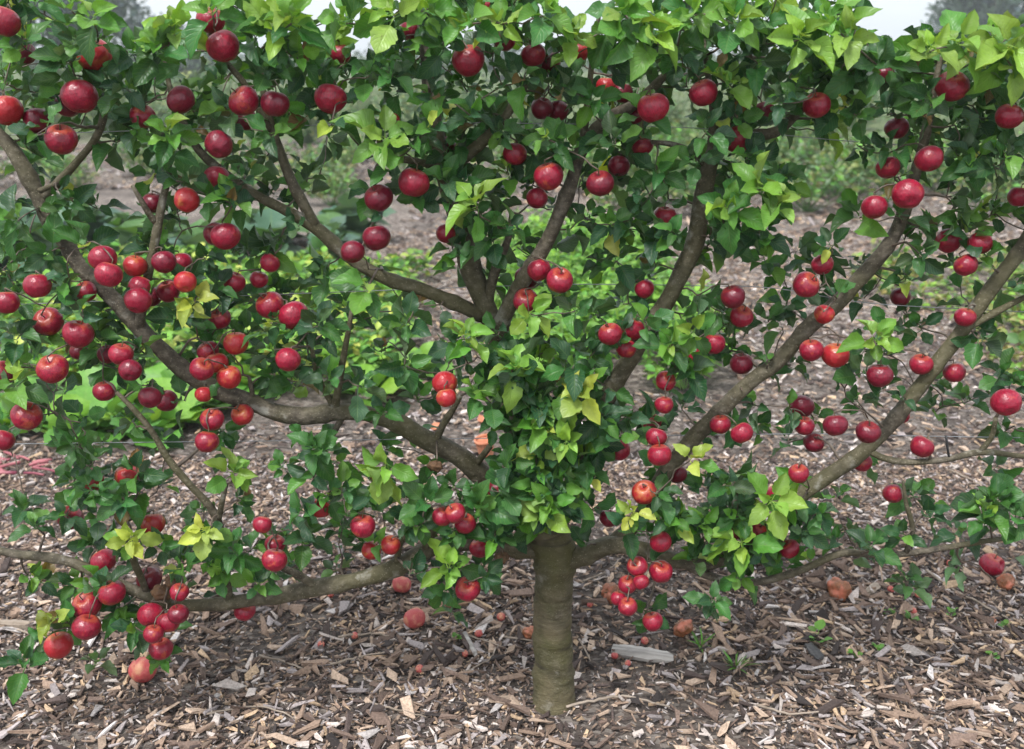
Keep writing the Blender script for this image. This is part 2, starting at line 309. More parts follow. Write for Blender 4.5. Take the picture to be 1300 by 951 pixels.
# name -> (photo waypoints x, y, radius in photo pixels, depth y in metres)
LIMB = {
 'trunk': [(703,935,44,0),(703,905,32,0),(703,885,27.5,0),(703,860,25.5,0),(702,800,24.3,0),(703,740,24.6,0),(704,705,27.5,0),(696,672,27,0),(681,640,22,0),(667,600,19.5,0),(657,540,18,0),(650,480,17,0),(640,440,16.5,0)],
 'leader': [(644,455,16,0),(620,397,15,0.01),(602,350,15,0.02),(588,300,14.5,0.02),(571,240,14,0.02),(557,195,14,0.02),(547,130,10,0.03),(540,70,7,0.04),(532,20,4,0.05)],
 'leader_arm': [(563,222,9,0.02),(585,203,9,0.0),(612,180,8,-0.03),(640,150,6,-0.05),(668,108,5,-0.07)],
 'leader_side': [(560,212,6,0.02),(520,203,5.5,0.0),(490,198,5,-0.03),(455,182,3,-0.06)],
 'inner_fork': [(622,400,8,0.02),(622,372,7,0.0),(631,335,6.5,-0.02),(644,305,5,-0.03),(650,270,3.5,-0.04)],
 'r1': [(640,452,12,0.0),(637,415,11.5,-0.02),(660,362,11,-0.05),(696,303,10.5,-0.07),(723,240,10,-0.07),(738,190,10,-0.05),(772,150,9.5,-0.03),(808,130,7.5,-0.02),(850,88,5,0.0),(868,40,3,0.0)],
 'r1_up': [(738,190,6,-0.05),(746,130,5,-0.03),(752,70,4,0),(760,20,3,0)],
 'r2': [(690,668,15,0.0),(722,632,13.5,-0.02),(752,552,13.5,-0.05),(778,490,13,-0.06),(801,455,12.5,-0.06),(822,418,12,-0.05),(845,385,12,-0.05),(868,340,12,-0.04),(884,298,12,-0.04),(893,245,12,-0.03),(903,200,11.5,-0.03),(926,156,9,-0.02),(946,108,6.5,0),(952,50,4,0)],
 'r2_left': [(903,198,7,-0.03),(906,150,6,-0.04),(900,100,4.5,-0.03),(893,50,3,0)],
 'r2_twig': [(898,215,5,-0.03),(882,196,4.5,-0.05),(855,184,4,-0.07),(828,180,3,-0.09)],
 'r2_arm': [(915,178,7,-0.02),(950,172,8,0.0),(985,168,8.5,0.0),(1020,135,7.5,-0.02),(1058,100,6,-0.03),(1085,55,3,-0.03)],
 'r3': [(770,694,11,0.0),(803,668,11,-0.03),(826,635,11.5,-0.05),(842,602,11.5,-0.06),(877,561,11.5,-0.07),(918,518,11.5,-0.08),(958,480,11,-0.08),(984,462,11,-0.08),(1026,416,11,-0.07),(1067,380,10.5,-0.06),(1108,335,10.5,-0.05),(1132,303,10,-0.05),(1149,264,9.5,-0.04),(1168,205,7.5,-0.03),(1180,150,6,-0.02),(1190,95,4.5,-0.01),(1200,55,3,0)],
 'r4': [(716,712,16,0.0),(738,706,14.5,-0.02),(773,692,13,-0.04),(814,697,12,-0.06),(862,712,11,-0.07),(908,713,10.5,-0.08),(955,688,10.5,-0.09),(998,652,10.5,-0.10),(1022,624,10.5,-0.11),(1062,597,10.5,-0.11),(1099,570,10.5,-0.11),(1126,543,10.5,-0.11),(1162,498,10.5,-0.10),(1194,457,10.5,-0.10),(1218,426,10.5,-0.09),(1252,375,10.5,-0.08),(1298,314,10.5,-0.06),(1330,245,8,-0.05),(1345,180,5,-0.03)],
 'r4_fork': [(1222,420,5,-0.09),(1262,398,5,-0.1),(1300,378,4,-0.1),(1340,360,3,-0.1)],
 'r5': [(862,712,7.5,-0.07),(895,728,6,-0.09),(930,738,5.5,-0.10),(967,737,5.5,-0.12),(1017,724,5.5,-0.13),(1071,703,5.5,-0.14),(1115,706,4.5,-0.15),(1162,701,4.5,-0.15),(1230,690,4,-0.16),(1310,680,3,-0.16)],
 'r5_up': [(1150,703,4,-0.15),(1158,672,3.5,-0.16),(1150,640,3,-0.17),(1146,612,2,-0.17)],
 'r6': [(1098,568,5.5,-0.11),(1118,580,4.8,-0.13),(1150,586,4.5,-0.15),(1200,583,4.5,-0.16),(1244,573,5,-0.16),(1300,580,3.5,-0.16),(1340,585,2.5,-0.16)],
 'r6_up': [(1244,573,4,-0.16),(1258,556,3.8,-0.16),(1264,530,3,-0.17)],
 'l1': [(692,700,14,0.0),(650,694,13.5,-0.01),(605,686,13,-0.03),(562,690,12.5,-0.05),(530,704,12.5,-0.07),(495,725,12,-0.09),(440,740,12,-0.11),(388,748,12,-0.12),(330,760,10.5,-0.12),(280,767,9.5,-0.11),(226,768,9,-0.10),(175,752,8,-0.09),(130,730,7.5,-0.08),(85,712,7,-0.07),(20,704,6,-0.06),(-40,690,4,-0.05)],
 'l1_side': [(405,747,6,-0.12),(383,733,5.5,-0.14),(362,722,5,-0.16),(346,712,4,-0.17)],
 'l1_stub': [(504,715,5,-0.09),(507,692,4.5,-0.10),(522,668,4,-0.11),(531,640,3,-0.11)],
 'l1_stub2': [(540,698,7,-0.07),(549,672,6,-0.08),(551,650,4,-0.08)],
 'l2': [(676,648,15,0.0),(640,622,15,0.0),(612,604,14.5,-0.01),(588,582,14.5,-0.02),(560,566,14.5,-0.03),(532,552,13.5,-0.04),(503,537,13,-0.05),(466,526,12,-0.06),(430,523,12,-0.07),(392,527,12.5,-0.08),(350,523,12.5,-0.08),(312,509,12.5,-0.08),(280,497,12.5,-0.08),(252,484,13,-0.08),(230,468,13,-0.08),(205,445,12,-0.08),(184,424,11.5,-0.08),(162,398,11.5,-0.07),(130,365,11.5,-0.06),(102,337,11,-0.06),(84,310,10.5,-0.05),(62,283,10.5,-0.05),(48,250,10.5,-0.04),(31,215,11,-0.04),(14,187,10,-0.03),(-15,150,7,-0.02),(-35,90,4,-0.01)],
 'l2_branch': [(176,420,8.5,-0.08),(180,395,7.5,-0.10),(184,365,7,-0.11),(193,321,6.5,-0.11),(200,283,6.5,-0.10),(206,250,5,-0.09),(214,215,4,-0.08),(205,165,3,-0.07)],
 'l2_branch_fork': [(199,284,5,-0.10),(189,271,4.5,-0.11),(180,255,4,-0.12),(168,235,2.5,-0.12)],
 'l2_upright': [(425,520,6.5,-0.07),(429,495,5.5,-0.09),(434,462,5,-0.10),(440,430,4,-0.10),(446,395,3,-0.10)],
 'l2_upright2': [(424,516,5,-0.07),(410,492,4.5,-0.09),(402,470,4,-0.11),(396,440,3,-0.12)],
 'l2_down': [(436,527,5,-0.07),(424,548,4.5,-0.09),(410,575,4,-0.10),(398,605,3,-0.11)],
 'l2_stub': [(550,566,6.5,-0.03),(562,540,5,-0.05),(575,521,4.5,-0.06),(585,503,4,-0.07)],
 'l2_stub2': [(600,597,6,-0.01),(610,582,5,-0.03),(622,567,4.5,-0.05)],
 'l2_twig': [(318,510,4,-0.08),(320,498,3.5,-0.09),(316,478,2.5,-0.10)],
 'l2_tip': [(43,245,5,-0.04),(56,240,4,-0.05),(72,234,3,-0.07)],
 'l3': [(612,402,11,0.01),(584,387,10.5,-0.02),(536,367,10,-0.04),(498,356,9.8,-0.06),(462,338,9.5,-0.07),(432,316,9.5,-0.07),(399,288,9,-0.07),(366,270,7.5,-0.07),(335,254,7,-0.07),(318,243,6.8,-0.07),(285,220,6.5,-0.07),(252,190,6,-0.06),(232,155,5,-0.05),(215,110,3.5,-0.04),(208,70,2.5,-0.03)],
 'l3_branch': [(402,290,8,-0.07),(386,260,7.5,-0.08),(372,235,7,-0.08),(360,208,6.5,-0.07),(345,165,5.5,-0.06),(333,115,4.5,-0.05),(328,65,3,-0.04)],
 'l4': [(292,766,5.5,-0.11),(286,705,5.5,-0.13),(272,652,5.5,-0.14),(238,612,5.5,-0.15),(215,585,5,-0.15),(190,545,4.5,-0.15),(166,516,4,-0.15),(148,498,3,-0.14)],
 'l4_up': [(277,662,4.5,-0.14),(281,640,4,-0.16),(287,615,3,-0.17)],
 'l4_side': [(186,752,5,-0.09),(166,700,4.5,-0.12),(160,662,4,-0.13),(168,638,3.5,-0.13)],
 'l_top': [(50,255,6,-0.04),(90,215,5.5,-0.05),(122,175,5.5,-0.05),(131,142,5.5,-0.05),(124,112,5,-0.05),(118,70,3.5,-0.05)],
 'l_top2': [(345,165,5,-0.06),(312,110,5,-0.06),(290,82,4.5,-0.07),(268,48,4,-0.07),(262,15,3,-0.07)],
}
NODE_P, NODE_R = [], []                      # skeleton nodes that twigs may grow from
LIMB_PX = {}; LIMB_W = {}; LIMB_OB = {}
SIDE_OF = {'inner_fork': 'leader', 'r5': 'r4', 'r5_up': 'r4', 'r6': 'r4', 'r6_up': 'r4', 'l4': 'l1', 'l4_up': 'l1', 'l4_side': 'l1', 'l_top': 'l2', 'l_top2': 'l3'}
for k, wp in LIMB.items():
    pts = []
    for (x, y, r, d) in wp:
        p = at(x, y, d); pts.append([*p, pxm(x, r, p) * (1 if k == 'trunk' else 0.9)])
    if k == 'trunk': pts[0][2] = -0.05
    C = spline(pts, 0.018 if k != 'trunk' else 0.009); LIMB_W[k] = C
    m_ = len(C); jit = np.array([mnoise.noise_vector(Vector((i * 0.11, len(k), hash(k) % 1 + 3.3))) for i in range(m_)]) * 0.0035
    if k != 'trunk': C[:, :3] += jit * np.minimum(1, np.arange(m_) / 6)[:, None]
    r = C[:, 3].copy()
    for c0 in range(4, m_ - 3, random.randint(7, 12)):     # growth rings and old spur knots
        r[c0] *= random.uniform(1.05, 1.16)
    if k == 'trunk':
        ys = proj(C[:, :3])[1]
        for y0, am in ((748, .05), (786, .045), (832, .03), (722, .05)): r *= 1 + am * np.exp(-((ys - y0) / 5.0) ** 2) - am * .6 * np.exp(-((ys - y0 - 9) / 6.0) ** 2)
    t = TB().tube(C[:, :3], r, 32 if k == 'trunk' else 12 if C[0, 3] > 0.015 else 8, True, 0.10 if k == 'trunk' else 0.24, len(k) * 1.7)
    big = C[0, 3]
    main = SIDE_OF.get(k) or (k.split('_')[0] if '_' in k else None)          # side branches are pieces of the limb they grow from
    o = LIMB_OB[k] = link('trunk' if k == 'trunk' else 'branch' if main else 'limb', t.mesh(k, M_TRUNK if k == 'trunk' else M_BARK), LIMB_OB[main] if main else tree)
    x, y, _ = proj(C[:, :3]); LIMB_PX[k] = np.stack([x, y], 1)
    if k != 'trunk':
        NODE_P.append(C[::1, :3]); NODE_R.append(C[::1, 3])
tu = LIMB_W['trunk'][:, 2] > 0.42; NODE_P.append(LIMB_W['trunk'][tu, :3]); NODE_R.append(LIMB_W['trunk'][tu, 3])
NODE_P = np.concatenate(NODE_P); NODE_R = np.concatenate(NODE_R)

# ------------------------------------------------------------------ apples: photo x, y, radius, flags
# v fully seen, h partly hidden by leaves; d deep, b blush, o orange; c calyx turned to the viewer
APPLES = '''5 28 20 v;30 68 15 hd;120 71 21 hb;101 123 22 v;86 134 15 hd;8 140 19 hb;47 153 16 hd;78 177 20 v;230 127 18 vd;181 148 15 h;268 26 16 h;283 59 21 v
310 128 19 v;313 152 13 hd;278 184 18 vdc;275 226 15 h;349 132 18 vd;419 125 20 v;523 38 15 hd;621 8 14 h;595 77 21 v;432 69 13 h;497 155 11 hb;640 52 13 h;525 232 20 v;566 184 12 hd;654 196 14 h
677 70 15 h;697 80 14 hd;735 66 13 hb;769 110 12 hb;790 118 13 hd;829 137 20 v;809 146 15 hd;893 118 18 v;936 176 18 h;970 141 13 hd;688 138 14 hd;708 141 13 hd;815 185 13 h;697 224 19 v;762 233 17 vd;786 211 13 hd
1037 134 17 v;1208 110 20 v;1281 148 17 v;1138 163 14 hd;1180 202 17 v;1127 213 14 h;1153 247 19 vc;1122 94 12 hd;131 328 17 v;138 349 17 v;171 338 14 hb;208 333 15 vd;231 334 13 h;48 363 17 v;8 384 16 v
175 382 17 v;178 365 14 h;214 370 14 h;235 358 14 vbc;193 377 12 hd;99 424 19 v;62 408 17 h;100 446 11 hd;153 450 15 v;136 450 12 hd;67 469 19 v;194 258 13 hd;237 254 16 vbc;286 300 18 v;274 297 14 hd;297 358 13 h;279 405 13 h
300 436 15 hb;265 446 13 h;109 370 13 h;481 252 18 vd;478 302 18 vd;448 320 15 vd;343 334 12 h;343 388 17 h;373 401 18 h;329 355 11 h;366 457 16 v;566 297 12 h;682 252 13 h;844 276 14 h;710 356 17 v;684 343 14 h
667 382 15 h;668 353 14 hd;818 367 12 h;931 377 16 vd;941 402 14 h;775 424 15 v;802 418 15 h;795 443 12 h;906 436 14 h;876 452 13 h;1110 263 16 v;1204 306 15 h;1244 309 14 h;1226 337 14 h;1294 250 13 h
1023 362 17 v;1044 336 13 h;1030 445 15 v;1061 451 17 vb;1046 399 12 hb;1143 377 12 hd;1225 403 12 h;165 470 14 vdc;190 505 14 vdc;211 509 14 hd;132 497 13 h;33 528 19 v;4 559 14 v;256 469 15 v;291 479 16 vo
275 461 13 ho;259 501 10 ho;269 533 15 v;263 561 15 v;308 527 13 hb;4 473 14 hd;161 604 14 hb;116 610 15 hb;89 658 15 hd;195 665 14 hb;565 487 16 vbc;567 505 13 vo;461 668 16 v;561 656 13 v;578 652 13 v
590 665 14 v;631 621 14 h;408 645 13 ho;333 666 12 v;845 484 13 v;843 514 12 v;828 538 13 h;833 555 13 v;837 578 15 v;787 572 13 h;818 625 16 vb;942 550 14 v;914 539 12 h;773 658 11 hd;941 462 14 hd
860 602 12 hd;1117 477 16 vd;1061 540 15 vd;1102 549 15 vd;1017 516 15 hd;1014 601 13 v;985 629 13 h;1094 587 12 h;1033 562 12 hd;1021 541 12 h;1169 463 13 h;1212 473 13 h;1278 511 18 vc;1170 567 14 h;1134 627 12 h;1145 529 9 h
132 712 15 h;142 753 17 v;110 769 18 v;110 796 17 v;75 819 18 vo;190 735 15 hd;228 752 12 v;192 781 16 vc;214 790 14 v;226 780 13 vd;195 805 12 v;204 824 15 v;310 775 13 h;594 748 16 v;348 711 16 v;349 691 12 h;471 699 12 ho;496 692 12 ho
610 695 13 h;839 688 14 v;809 719 13 v;839 726 15 v;797 742 12 v;814 739 10 v;785 760 10 v;797 770 12 v;829 789 13 v;927 676 13 h;961 673 11 h;1003 697 12 h'''
APPLES = [(float(a), float(b), float(c), d) for a, b, c, d in (s.split() for s in APPLES.replace('\n', ';').split(';'))]
def apple_mesh(name, mat, seed, wrinkle=0.0, flat=0.93, dent=None, bite=None):
    ns, nr = 28, 20; V = []; rs = random.Random(seed); ph = rs.uniform(0, 6); el = rs.uniform(0.95, 1.05)
    V.append((0, 0, 0)); 
    for i in range(1, nr):
        t = math.pi * i / nr; ro = math.sin(t) * (1 + 0.07 * math.cos(t)); z0 = math.cos(t) * flat
        z0 -= 0.34 * math.exp(-(ro / 0.26) ** 2) * (math.cos(t) > 0); z0 += 0.20 * math.exp(-(ro / 0.22) ** 2) * (math.cos(t) < 0)
        for j in range(ns):
            a = 2 * math.pi * j / ns; q = 1 + 0.025 * math.cos(5 * a + ph) * (1 if math.cos(t) < 0 else 0.4) * math.sin(t) + 0.03 * math.cos(a + ph)
            v = Vector((ro * math.cos(a) * q * el, ro * math.sin(a) * q, z0 * (1 + 0.03 * math.sin(a + ph))))
            if wrinkle: v *= 1 + wrinkle * (mnoise.noise(v * 2.2 + Vector((seed, 0, 0))) + 0.6 * abs(mnoise.noise(v * 5 + Vector((0, seed, 0)))) - 0.2)
            if bite is not None:
                w = (v - bite).length
                if w < 0.55: v = v + (Vector((0, 0, 0)) - bite).normalized() * (0.55 - w)
            V.append(tuple(v))
    top = max(v[2] for v in V); zt = sum(V[1 + j][2] for j in range(ns)) / ns - 0.005; zb = sum(V[1 + (nr - 2) * ns + j][2] for j in range(ns)) / ns + 0.005
    V[0] = (0, 0, zt); V.append((0, 0, zb)); F = []
    for j in range(ns): F.append((0, 1 + j, 1 + (j + 1) % ns))
    for i in range(nr - 2):
        for j in range(ns): a = 1 + i * ns; F.append((a + j, a + ns + j, a + ns + (j + 1) % ns, a + (j + 1) % ns))
    a = 1 + (nr - 2) * ns
    for j in range(ns): F.append((a + j, len(V) - 1, a + (j + 1) % ns))
    m = bpy.data.meshes.new(name); m.from_pydata(V, [], F); m.polygons.foreach_set('use_smooth', np.ones(len(F), bool)); m.materials.append(mat); m.update(); return m
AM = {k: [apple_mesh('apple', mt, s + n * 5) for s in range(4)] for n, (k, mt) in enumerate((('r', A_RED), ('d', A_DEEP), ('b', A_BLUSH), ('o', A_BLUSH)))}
STALK = TB().tube(spline([(0, 0, 0.46), (0.02, 0, 0.8), (0.06, 0.03, 1.15)], 0.1), [0.05] * 99 if False else 0.045, 6).mesh('stalk', M_STALK)
cb_ = TB()
for k in range(5):
    a = k * 2 * math.pi / 5; cb_.tube([(0, 0, -0.60), (0.10 * math.cos(a), 0.10 * math.sin(a), -0.70), (0.19 * math.cos(a + .2), 0.19 * math.sin(a + .2), -0.80)], [0.07, 0.06, 0.015], 5)
CALYX = cb_.mesh('calyx', M_CALYX)
LIMB_SAY = {'trunk': 'leafy trunk head', 'leader': 'central leader', 'leader_arm': 'leader side arm', 'leader_side': 'leader side shoot', 'inner_fork': 'central twig fork', 'r1': 'bowed inner limb', 'r1_up': 'bowed limb shoot',
 'r2': 'steep limb', 'r2_left': 'steep limb fork', 'r2_twig': 'steep limb spur', 'r2_arm': 'steep limb arm', 'r3': 'long straight limb', 'r4': 'outermost path-side limb', 'r4_fork': 'path-side limb fork', 'r5': 'low thin branch', 'r5_up': 'low branch shoot', 'r6': 'thin level branch', 'r6_up': 'level branch shoot',
 'l1': 'lowest sagging limb', 'l1_side': 'sagging limb spur', 'l1_stub': 'sagging limb twig', 'l1_stub2': 'sagging limb stub', 'l2': 'thick elbowed limb', 'l2_branch': 'elbowed limb upright', 'l2_branch_fork': 'elbowed upright fork', 'l2_upright': 'tall elbow twig', 'l2_upright2': 'short elbow twig', 'l2_down': 'hanging elbow shoot', 'l2_stub': 'bare pruned stub', 'l2_stub2': 'stub by terracotta',
 'l2_twig': 'small elbow twig', 'l2_tip': 'elbowed limb twig', 'l3': 'bare slanting limb', 'l3_branch': 'slanting limb fork', 'l4': 'thin crooked branch', 'l4_up': 'crooked branch twig', 'l4_side': 'sagging limb side-branch', 'l_top': 'high branch above kale', 'l_top2': 'slanting limb twig'}
def nearest_limb(x, y):
    best = min(LIMB_PX, key=lambda k: np.min(np.hypot(LIMB_PX[k][:, 0] - x, LIMB_PX[k][:, 1] - y)))
    d = np.hypot(LIMB_PX[best][:, 0] - x, LIMB_PX[best][:, 1] - y); return best, float(np.argmin(d)) / len(d)
TARGETS = []                                  # ends that twigs must reach: point, thickness
APX = np.array([a[:3] for a in APPLES]); A_Y = []
info = []
for x, y, r, fl in APPLES:
    nb = [i for i in range(len(APPLES)) if 0 < math.hypot(APX[i, 0] - x, APX[i, 1] - y) < (APX[i, 2] + r) * 1.15]
    kl, tpos = nearest_limb(x, y)
    size = 'large ' if r >= 19 else 'small ' if r < 13.5 else ''
    colr = {'d': 'dark red', 'b': 'blushed red', 'o': 'orange red'}.get(next((q for q in fl if q in 'dbo'), ''), 'bright crimson')
    look = ' showing its eye' if 'c' in fl else ' half behind leaves' if 'h' in fl else ''
    clus = ', in a bunch' if len(nb) >= 3 else ', in a pair' if nb else ', hanging singly'
    where = 'base' if tpos < 0.33 else 'middle' if tpos < 0.68 else 'tip'
    info.append(f'{size}{colr} apple{look}{clus}, near the {LIMB_SAY[kl]}' + ('' if kl == 'trunk' or len(LIMB[kl]) < 6 else ' ' + where))
def make_apple(x, y, r, fl, lab, grp, P, rad, tilt=None):
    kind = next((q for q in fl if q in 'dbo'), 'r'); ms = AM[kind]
    o = link('apple', ms[int(x * 7 + y) % 4], None, P); o.scale = (rad,) * 3
    az = random.uniform(0, 6.28)
    if 'c' in fl: q = Matrix.Rotation(random.gauss(0, 0.25), 3, 'Y') @ Matrix.Rotation(-R(random.uniform(50, 72)), 3, 'X') @ Matrix.Rotation(az, 3, 'Z')
    else: q = Matrix.Rotation(random.gauss(0, 0.3), 3, 'Y') @ Matrix.Rotation(random.gauss(-0.05, 0.35), 3, 'X') @ Matrix.Rotation(az, 3, 'Z')
    o.rotation_euler = q.to_euler()
    for nm, me in (('stalk', STALK), ('calyx', CALYX)): link(nm, me, o)
    tag(o, lab, 'apple', grp)
    tip = Vector(P) + q @ Vector((0.06, 0.03, 1.15)) * rad; return o, np.array(tip)
A_POS = []
for i, (x, y, r, fl) in enumerate(APPLES):
    kl, _ = nearest_limb(x, y); d0 = float(np.median([w[3] for w in LIMB[kl]]))
    Y = (-0.15 + random.uniform(-0.03, 0.03) if 'v' in fl else -0.045 + random.uniform(-0.03, 0.03)) + d0 * 0.5
    if 'd' in fl and 'h' in fl: Y += 0.05
    if kl == 'trunk' and y > 600: Y -= 0.06
    rad = pxm(x, r, at(x, y, Y)) * (1.0 if 'v' in fl else 1.06)
    for _ in range(30):                         # keep neighbours and limbs from running into each other
        P = at(x, y, Y)
        hit = any(np.linalg.norm(P - q) < (rad + s) * 0.93 for q, s in A_POS)
        near = NODE_P[np.linalg.norm(NODE_P - P, axis=1) < rad * 0.85 + NODE_R]
        if not hit and len(near) == 0: break
        Y += -0.012 if 'v' in fl else (0.012 if 'd' in fl else -0.010)
    A_POS.append((P, rad)); A_Y.append(Y)
    lab = info[i]; assert len(lab.split()) <= 16, lab
    o, tip = make_apple(x, y, r, fl, lab, 'apples growing on the fan-trained tree', P, rad)
    TARGETS.append((tip, 0.0018))

# ------------------------------------------------------------------ leaves
def leaf_template(wid=0.31, pet=0.26, n=10, curl=0.12, cup=0.10, wave=0.02, ser=0.05, seed=0, pw=0.02):
    """a leaf along +Y from 0 to 1: stalk, then a pointed oval blade with toothed edge; returns verts, quads, uv"""
    rs = random.Random(seed); ph = rs.uniform(0, 6); xs = (-1, -0.55, 0, 0.55, 1); V = []; UV = []
    V += [(-pw, 0, 0), (pw, 0, 0)]; UV += [(0.49, 0), (0.51, 0)]
    for i in range(n):
        t = i / (n - 1); w = wid * (max(0.0, math.sin(math.pi * min(1, t ** 0.86)))) ** 0.66
        if i == 0: w = pw
        if i == n - 1: w = 0.006
        y = pet + (1 - pet) * t
        for q in xs:
            ww = w * (1 + (ser if i % 2 else -ser) * (abs(q) == 1))
            z = cup * (abs(q) ** 1.4) * w / wid * (1 if True else 0) - curl * t * t + wave * math.sin(ph + t * 9 + (2 if q > 0 else 0)) * abs(q) * (w / wid)
            V.append((q * ww, y - 0.03 * abs(q) * t, z)); UV.append((0.5 + q * 0.5, t))
    F = [(0, 1, 2 + 3, 2 + 1)]
    for i in range(n - 1):
        for j in range(4): a = 2 + i * 5 + j; F.append((a, a + 1, a + 6, a + 5))
    return np.array(V), np.array(F), np.array(UV)
TPL = [leaf_template(random.uniform(0.215, 0.29), random.uniform(0.16, 0.27), 10, random.uniform(-0.06, 0.42), random.uniform(0.0, 0.30), random.uniform(0.03, 0.11), 0.07, s) for s in range(14)]
TINT = {'dark': (0.024, 0.084, 0.031), 'mid': (0.046, 0.150, 0.032), 'fresh': (0.100, 0.255, 0.035), 'young': (0.21, 0.38, 0.055), 'yellow': (0.37, 0.45, 0.075), 'rust': (0.16, 0.10, 0.035), 'dull': (0.050, 0.105, 0.045)}
GRID = '''67336678878999867998899323 44
99767789999999889999999949 99
98777898885999999699863999 99
77688886777999887787443999 88
32158676467797687788303697 77
76345421123786678678233586 66
86432552211886477666354355 44
87645666643456676554655234 44
77557887763456676675434343 33
87655656666778744534466435 55
64433321143478855335654335 55
33433443743589564343121211 11
34763436776568854676544423 33
44667666643656436777655435 55
12435764323730003464333113 33
14444410000100004210000000 00
13433100000000002000000000 00'''.split('\n')
YOUNG = [(740,500,1.12,'yellow'),(720,560,1.0,'young'),(490,590,1.35,'young'),(690,648,1.1,'young'),(569,722,1.1,'young'),(295,602,1.0,'young'),(262,672,0.9,'yellow'),(168,683,0.9,'yellow'),(72,785,0.9,'yellow'),(876,585,0.9,'yellow'),(803,650,0.7,'yellow'),(942,690,1.15,'young'),
 (605,262,1.15,'young'),(650,470,1.0,'young'),(247,383,0.8,'yellow'),(215,172,1.2,'fresh'),(488,178,1.35,'young'),(468,362,1.2,'fresh'),(222,45,1.1,'young'),(200,60,.9,'fresh'),(352,45,1.25,'young'),(370,30,1.1,'fresh'),(440,30,1.1,'fresh'),(500,20,1.2,'young'),(540,15,1,'fresh'),(800,35,1.2,'fresh'),(830,50,1.1,'young'),(790,15,1.1,'fresh'),(1015,50,1.15,'young'),(1075,45,1.1,'young'),
 (1050,25,1.1,'fresh'),(1180,66,1.1,'young'),(1215,58,1.1,'young'),(1248,80,1.0,'yellow'),(1280,62,1.2,'young'),(1285,85,.95,'young'),(960,240,1.2,'fresh'),(925,265,1.1,'fresh'),(985,262,1.0,'young'),(1110,432,0.9,'young'),(1010,640,1.0,'fresh'),(590,430,0.9,'young'),(880,420,1.0,'fresh'),(270,20,1,'fresh'),(120,25,1,'fresh'),(690,20,1.1,'fresh'),(600,30,1.1,'fresh'),(720,45,1.0,'young'),
 (930,30,1.1,'fresh'),(880,20,1.1,'fresh'),(640,30,1.0,'young'),(20,210,.0,'mid'),(700,640,1.0,'fresh'),(680,540,1.1,'fresh'),(640,600,1.1,'mid'),(1262,640,1.2,'mid'),(1290,660,1.15,'mid'),(1250,655,1.1,'fresh'),(610,640,1.2,'mid'),(540,640,1.2,'mid'),(850,440,.9,'fresh'),(20,490,1.1,'fresh'),(100,560,1.0,'mid'),(400,570,1,'mid')]
YOUNG = [q for q in YOUNG if q[2] > 0]
CLEAR = [('l3', 399, 598), ('l2', 505, 616), ('l2', 285, 432), ('l2', 100, 128), ('r2', 775, 806), ('r2', 848, 888), ('r3', 862, 985), ('r3', 1020, 1070), ('r3', 1100, 1140), ('r4', 1020, 1102), ('r4', 1150, 1205), ('r4', 1228, 1310), ('r4', 735, 822), ('r1', 640, 728), ('l1', 372, 500), ('l1', 225, 270), ('r5', 965, 1075), ('r6', 1105, 1300), ('l4', 170, 275), ('l2', 20, 50), ('leader', 595, 612)]
clear = np.concatenate([np.concatenate([LIMB_PX[k][(LIMB_PX[k][:, 0] > a) & (LIMB_PX[k][:, 0] < b)], LIMB_W[k][(LIMB_PX[k][:, 0] > a) & (LIMB_PX[k][:, 0] < b)][:, [1, 3]]], 1) for k, a, b in CLEAR])
tk = LIMB_PX['trunk'][:, 1] > 700
clear = np.concatenate([clear, np.concatenate([LIMB_PX['trunk'][tk], LIMB_W['trunk'][tk][:, [1, 3]]], 1)])
HOLES = [(462,135,20),(545,300,16),(515,310,25),(1030,290,22),(1055,225,28),(1110,190,14),(1115,120,10),(860,150,13),(640,320,10),(735,330,22),(1190,375,36),(1150,440,14),(1250,460,16),(1130,640,12),(150,215,26),(100,200,20),(560,530,14),(590,545,14),(340,555,22),(330,600,20),(980,590,16),(905,590,14),(1210,620,30),(900,500,14),(240,300,14),(240,220,0),(380,330,25),(420,240,16),(755,8,26),(415,4,26),(205,14,22),(1150,18,34),(1120,45,14),(165,45,26),(240,90,14),(255,85,10),(735,95,8),(460,470,10),(620,570,16),(80,540,10),(45,590,24)]
leaves = []                                    # (point, axis, normal, length, tint, template, rosette size)
def rosette(P, axis, k, size, tone, sag=0.3):
    axis = nrm(axis); s = nrm(np.cross(axis, rng.normal(size=3))); t = np.cross(axis, s); ph = rng.uniform(0, 6.28)
    for i in range(k):
        a = ph + i * 2.399 + rng.normal(0, 0.2); u = (i + 0.5) / k; el = R(28 + 62 * u) + rng.normal(0, 0.15)
        d = math.cos(el) * axis + math.sin(el) * (math.cos(a) * s + math.sin(a) * t); d = nrm(d + np.array([0, 0, -rng.uniform(0, 2 * sag) * u]))
        n = axis * 1.0 + rng.normal(0, 0.46, 3) + np.array([0, -0.22, 0.28]); n = nrm(n - d * (n @ d))
        L = size * rng.uniform(0.046, 0.084) * (0.62 + 0.5 * u ** 0.7)
        q = rng.random(); tn = tone
        if tone == 'std': tn = 'dark' if q < 0.36 else 'mid' if q < 0.80 else 'dull' if q < 0.88 else 'fresh' if q < 0.975 else 'yellow' if q < 0.987 else 'rust'
        elif tone in ('young', 'yellow'): tn = tone if u < 0.75 or q < 0.4 else 'fresh'
        elif tone == 'fresh': tn = 'young' if u < 0.3 and q < 0.6 else 'fresh' if u < 0.7 else 'mid'
        leaves.append((P + axis * (0.012 - 0.02 * u), d, n, L, tn, int(rng.integers(14)), size))
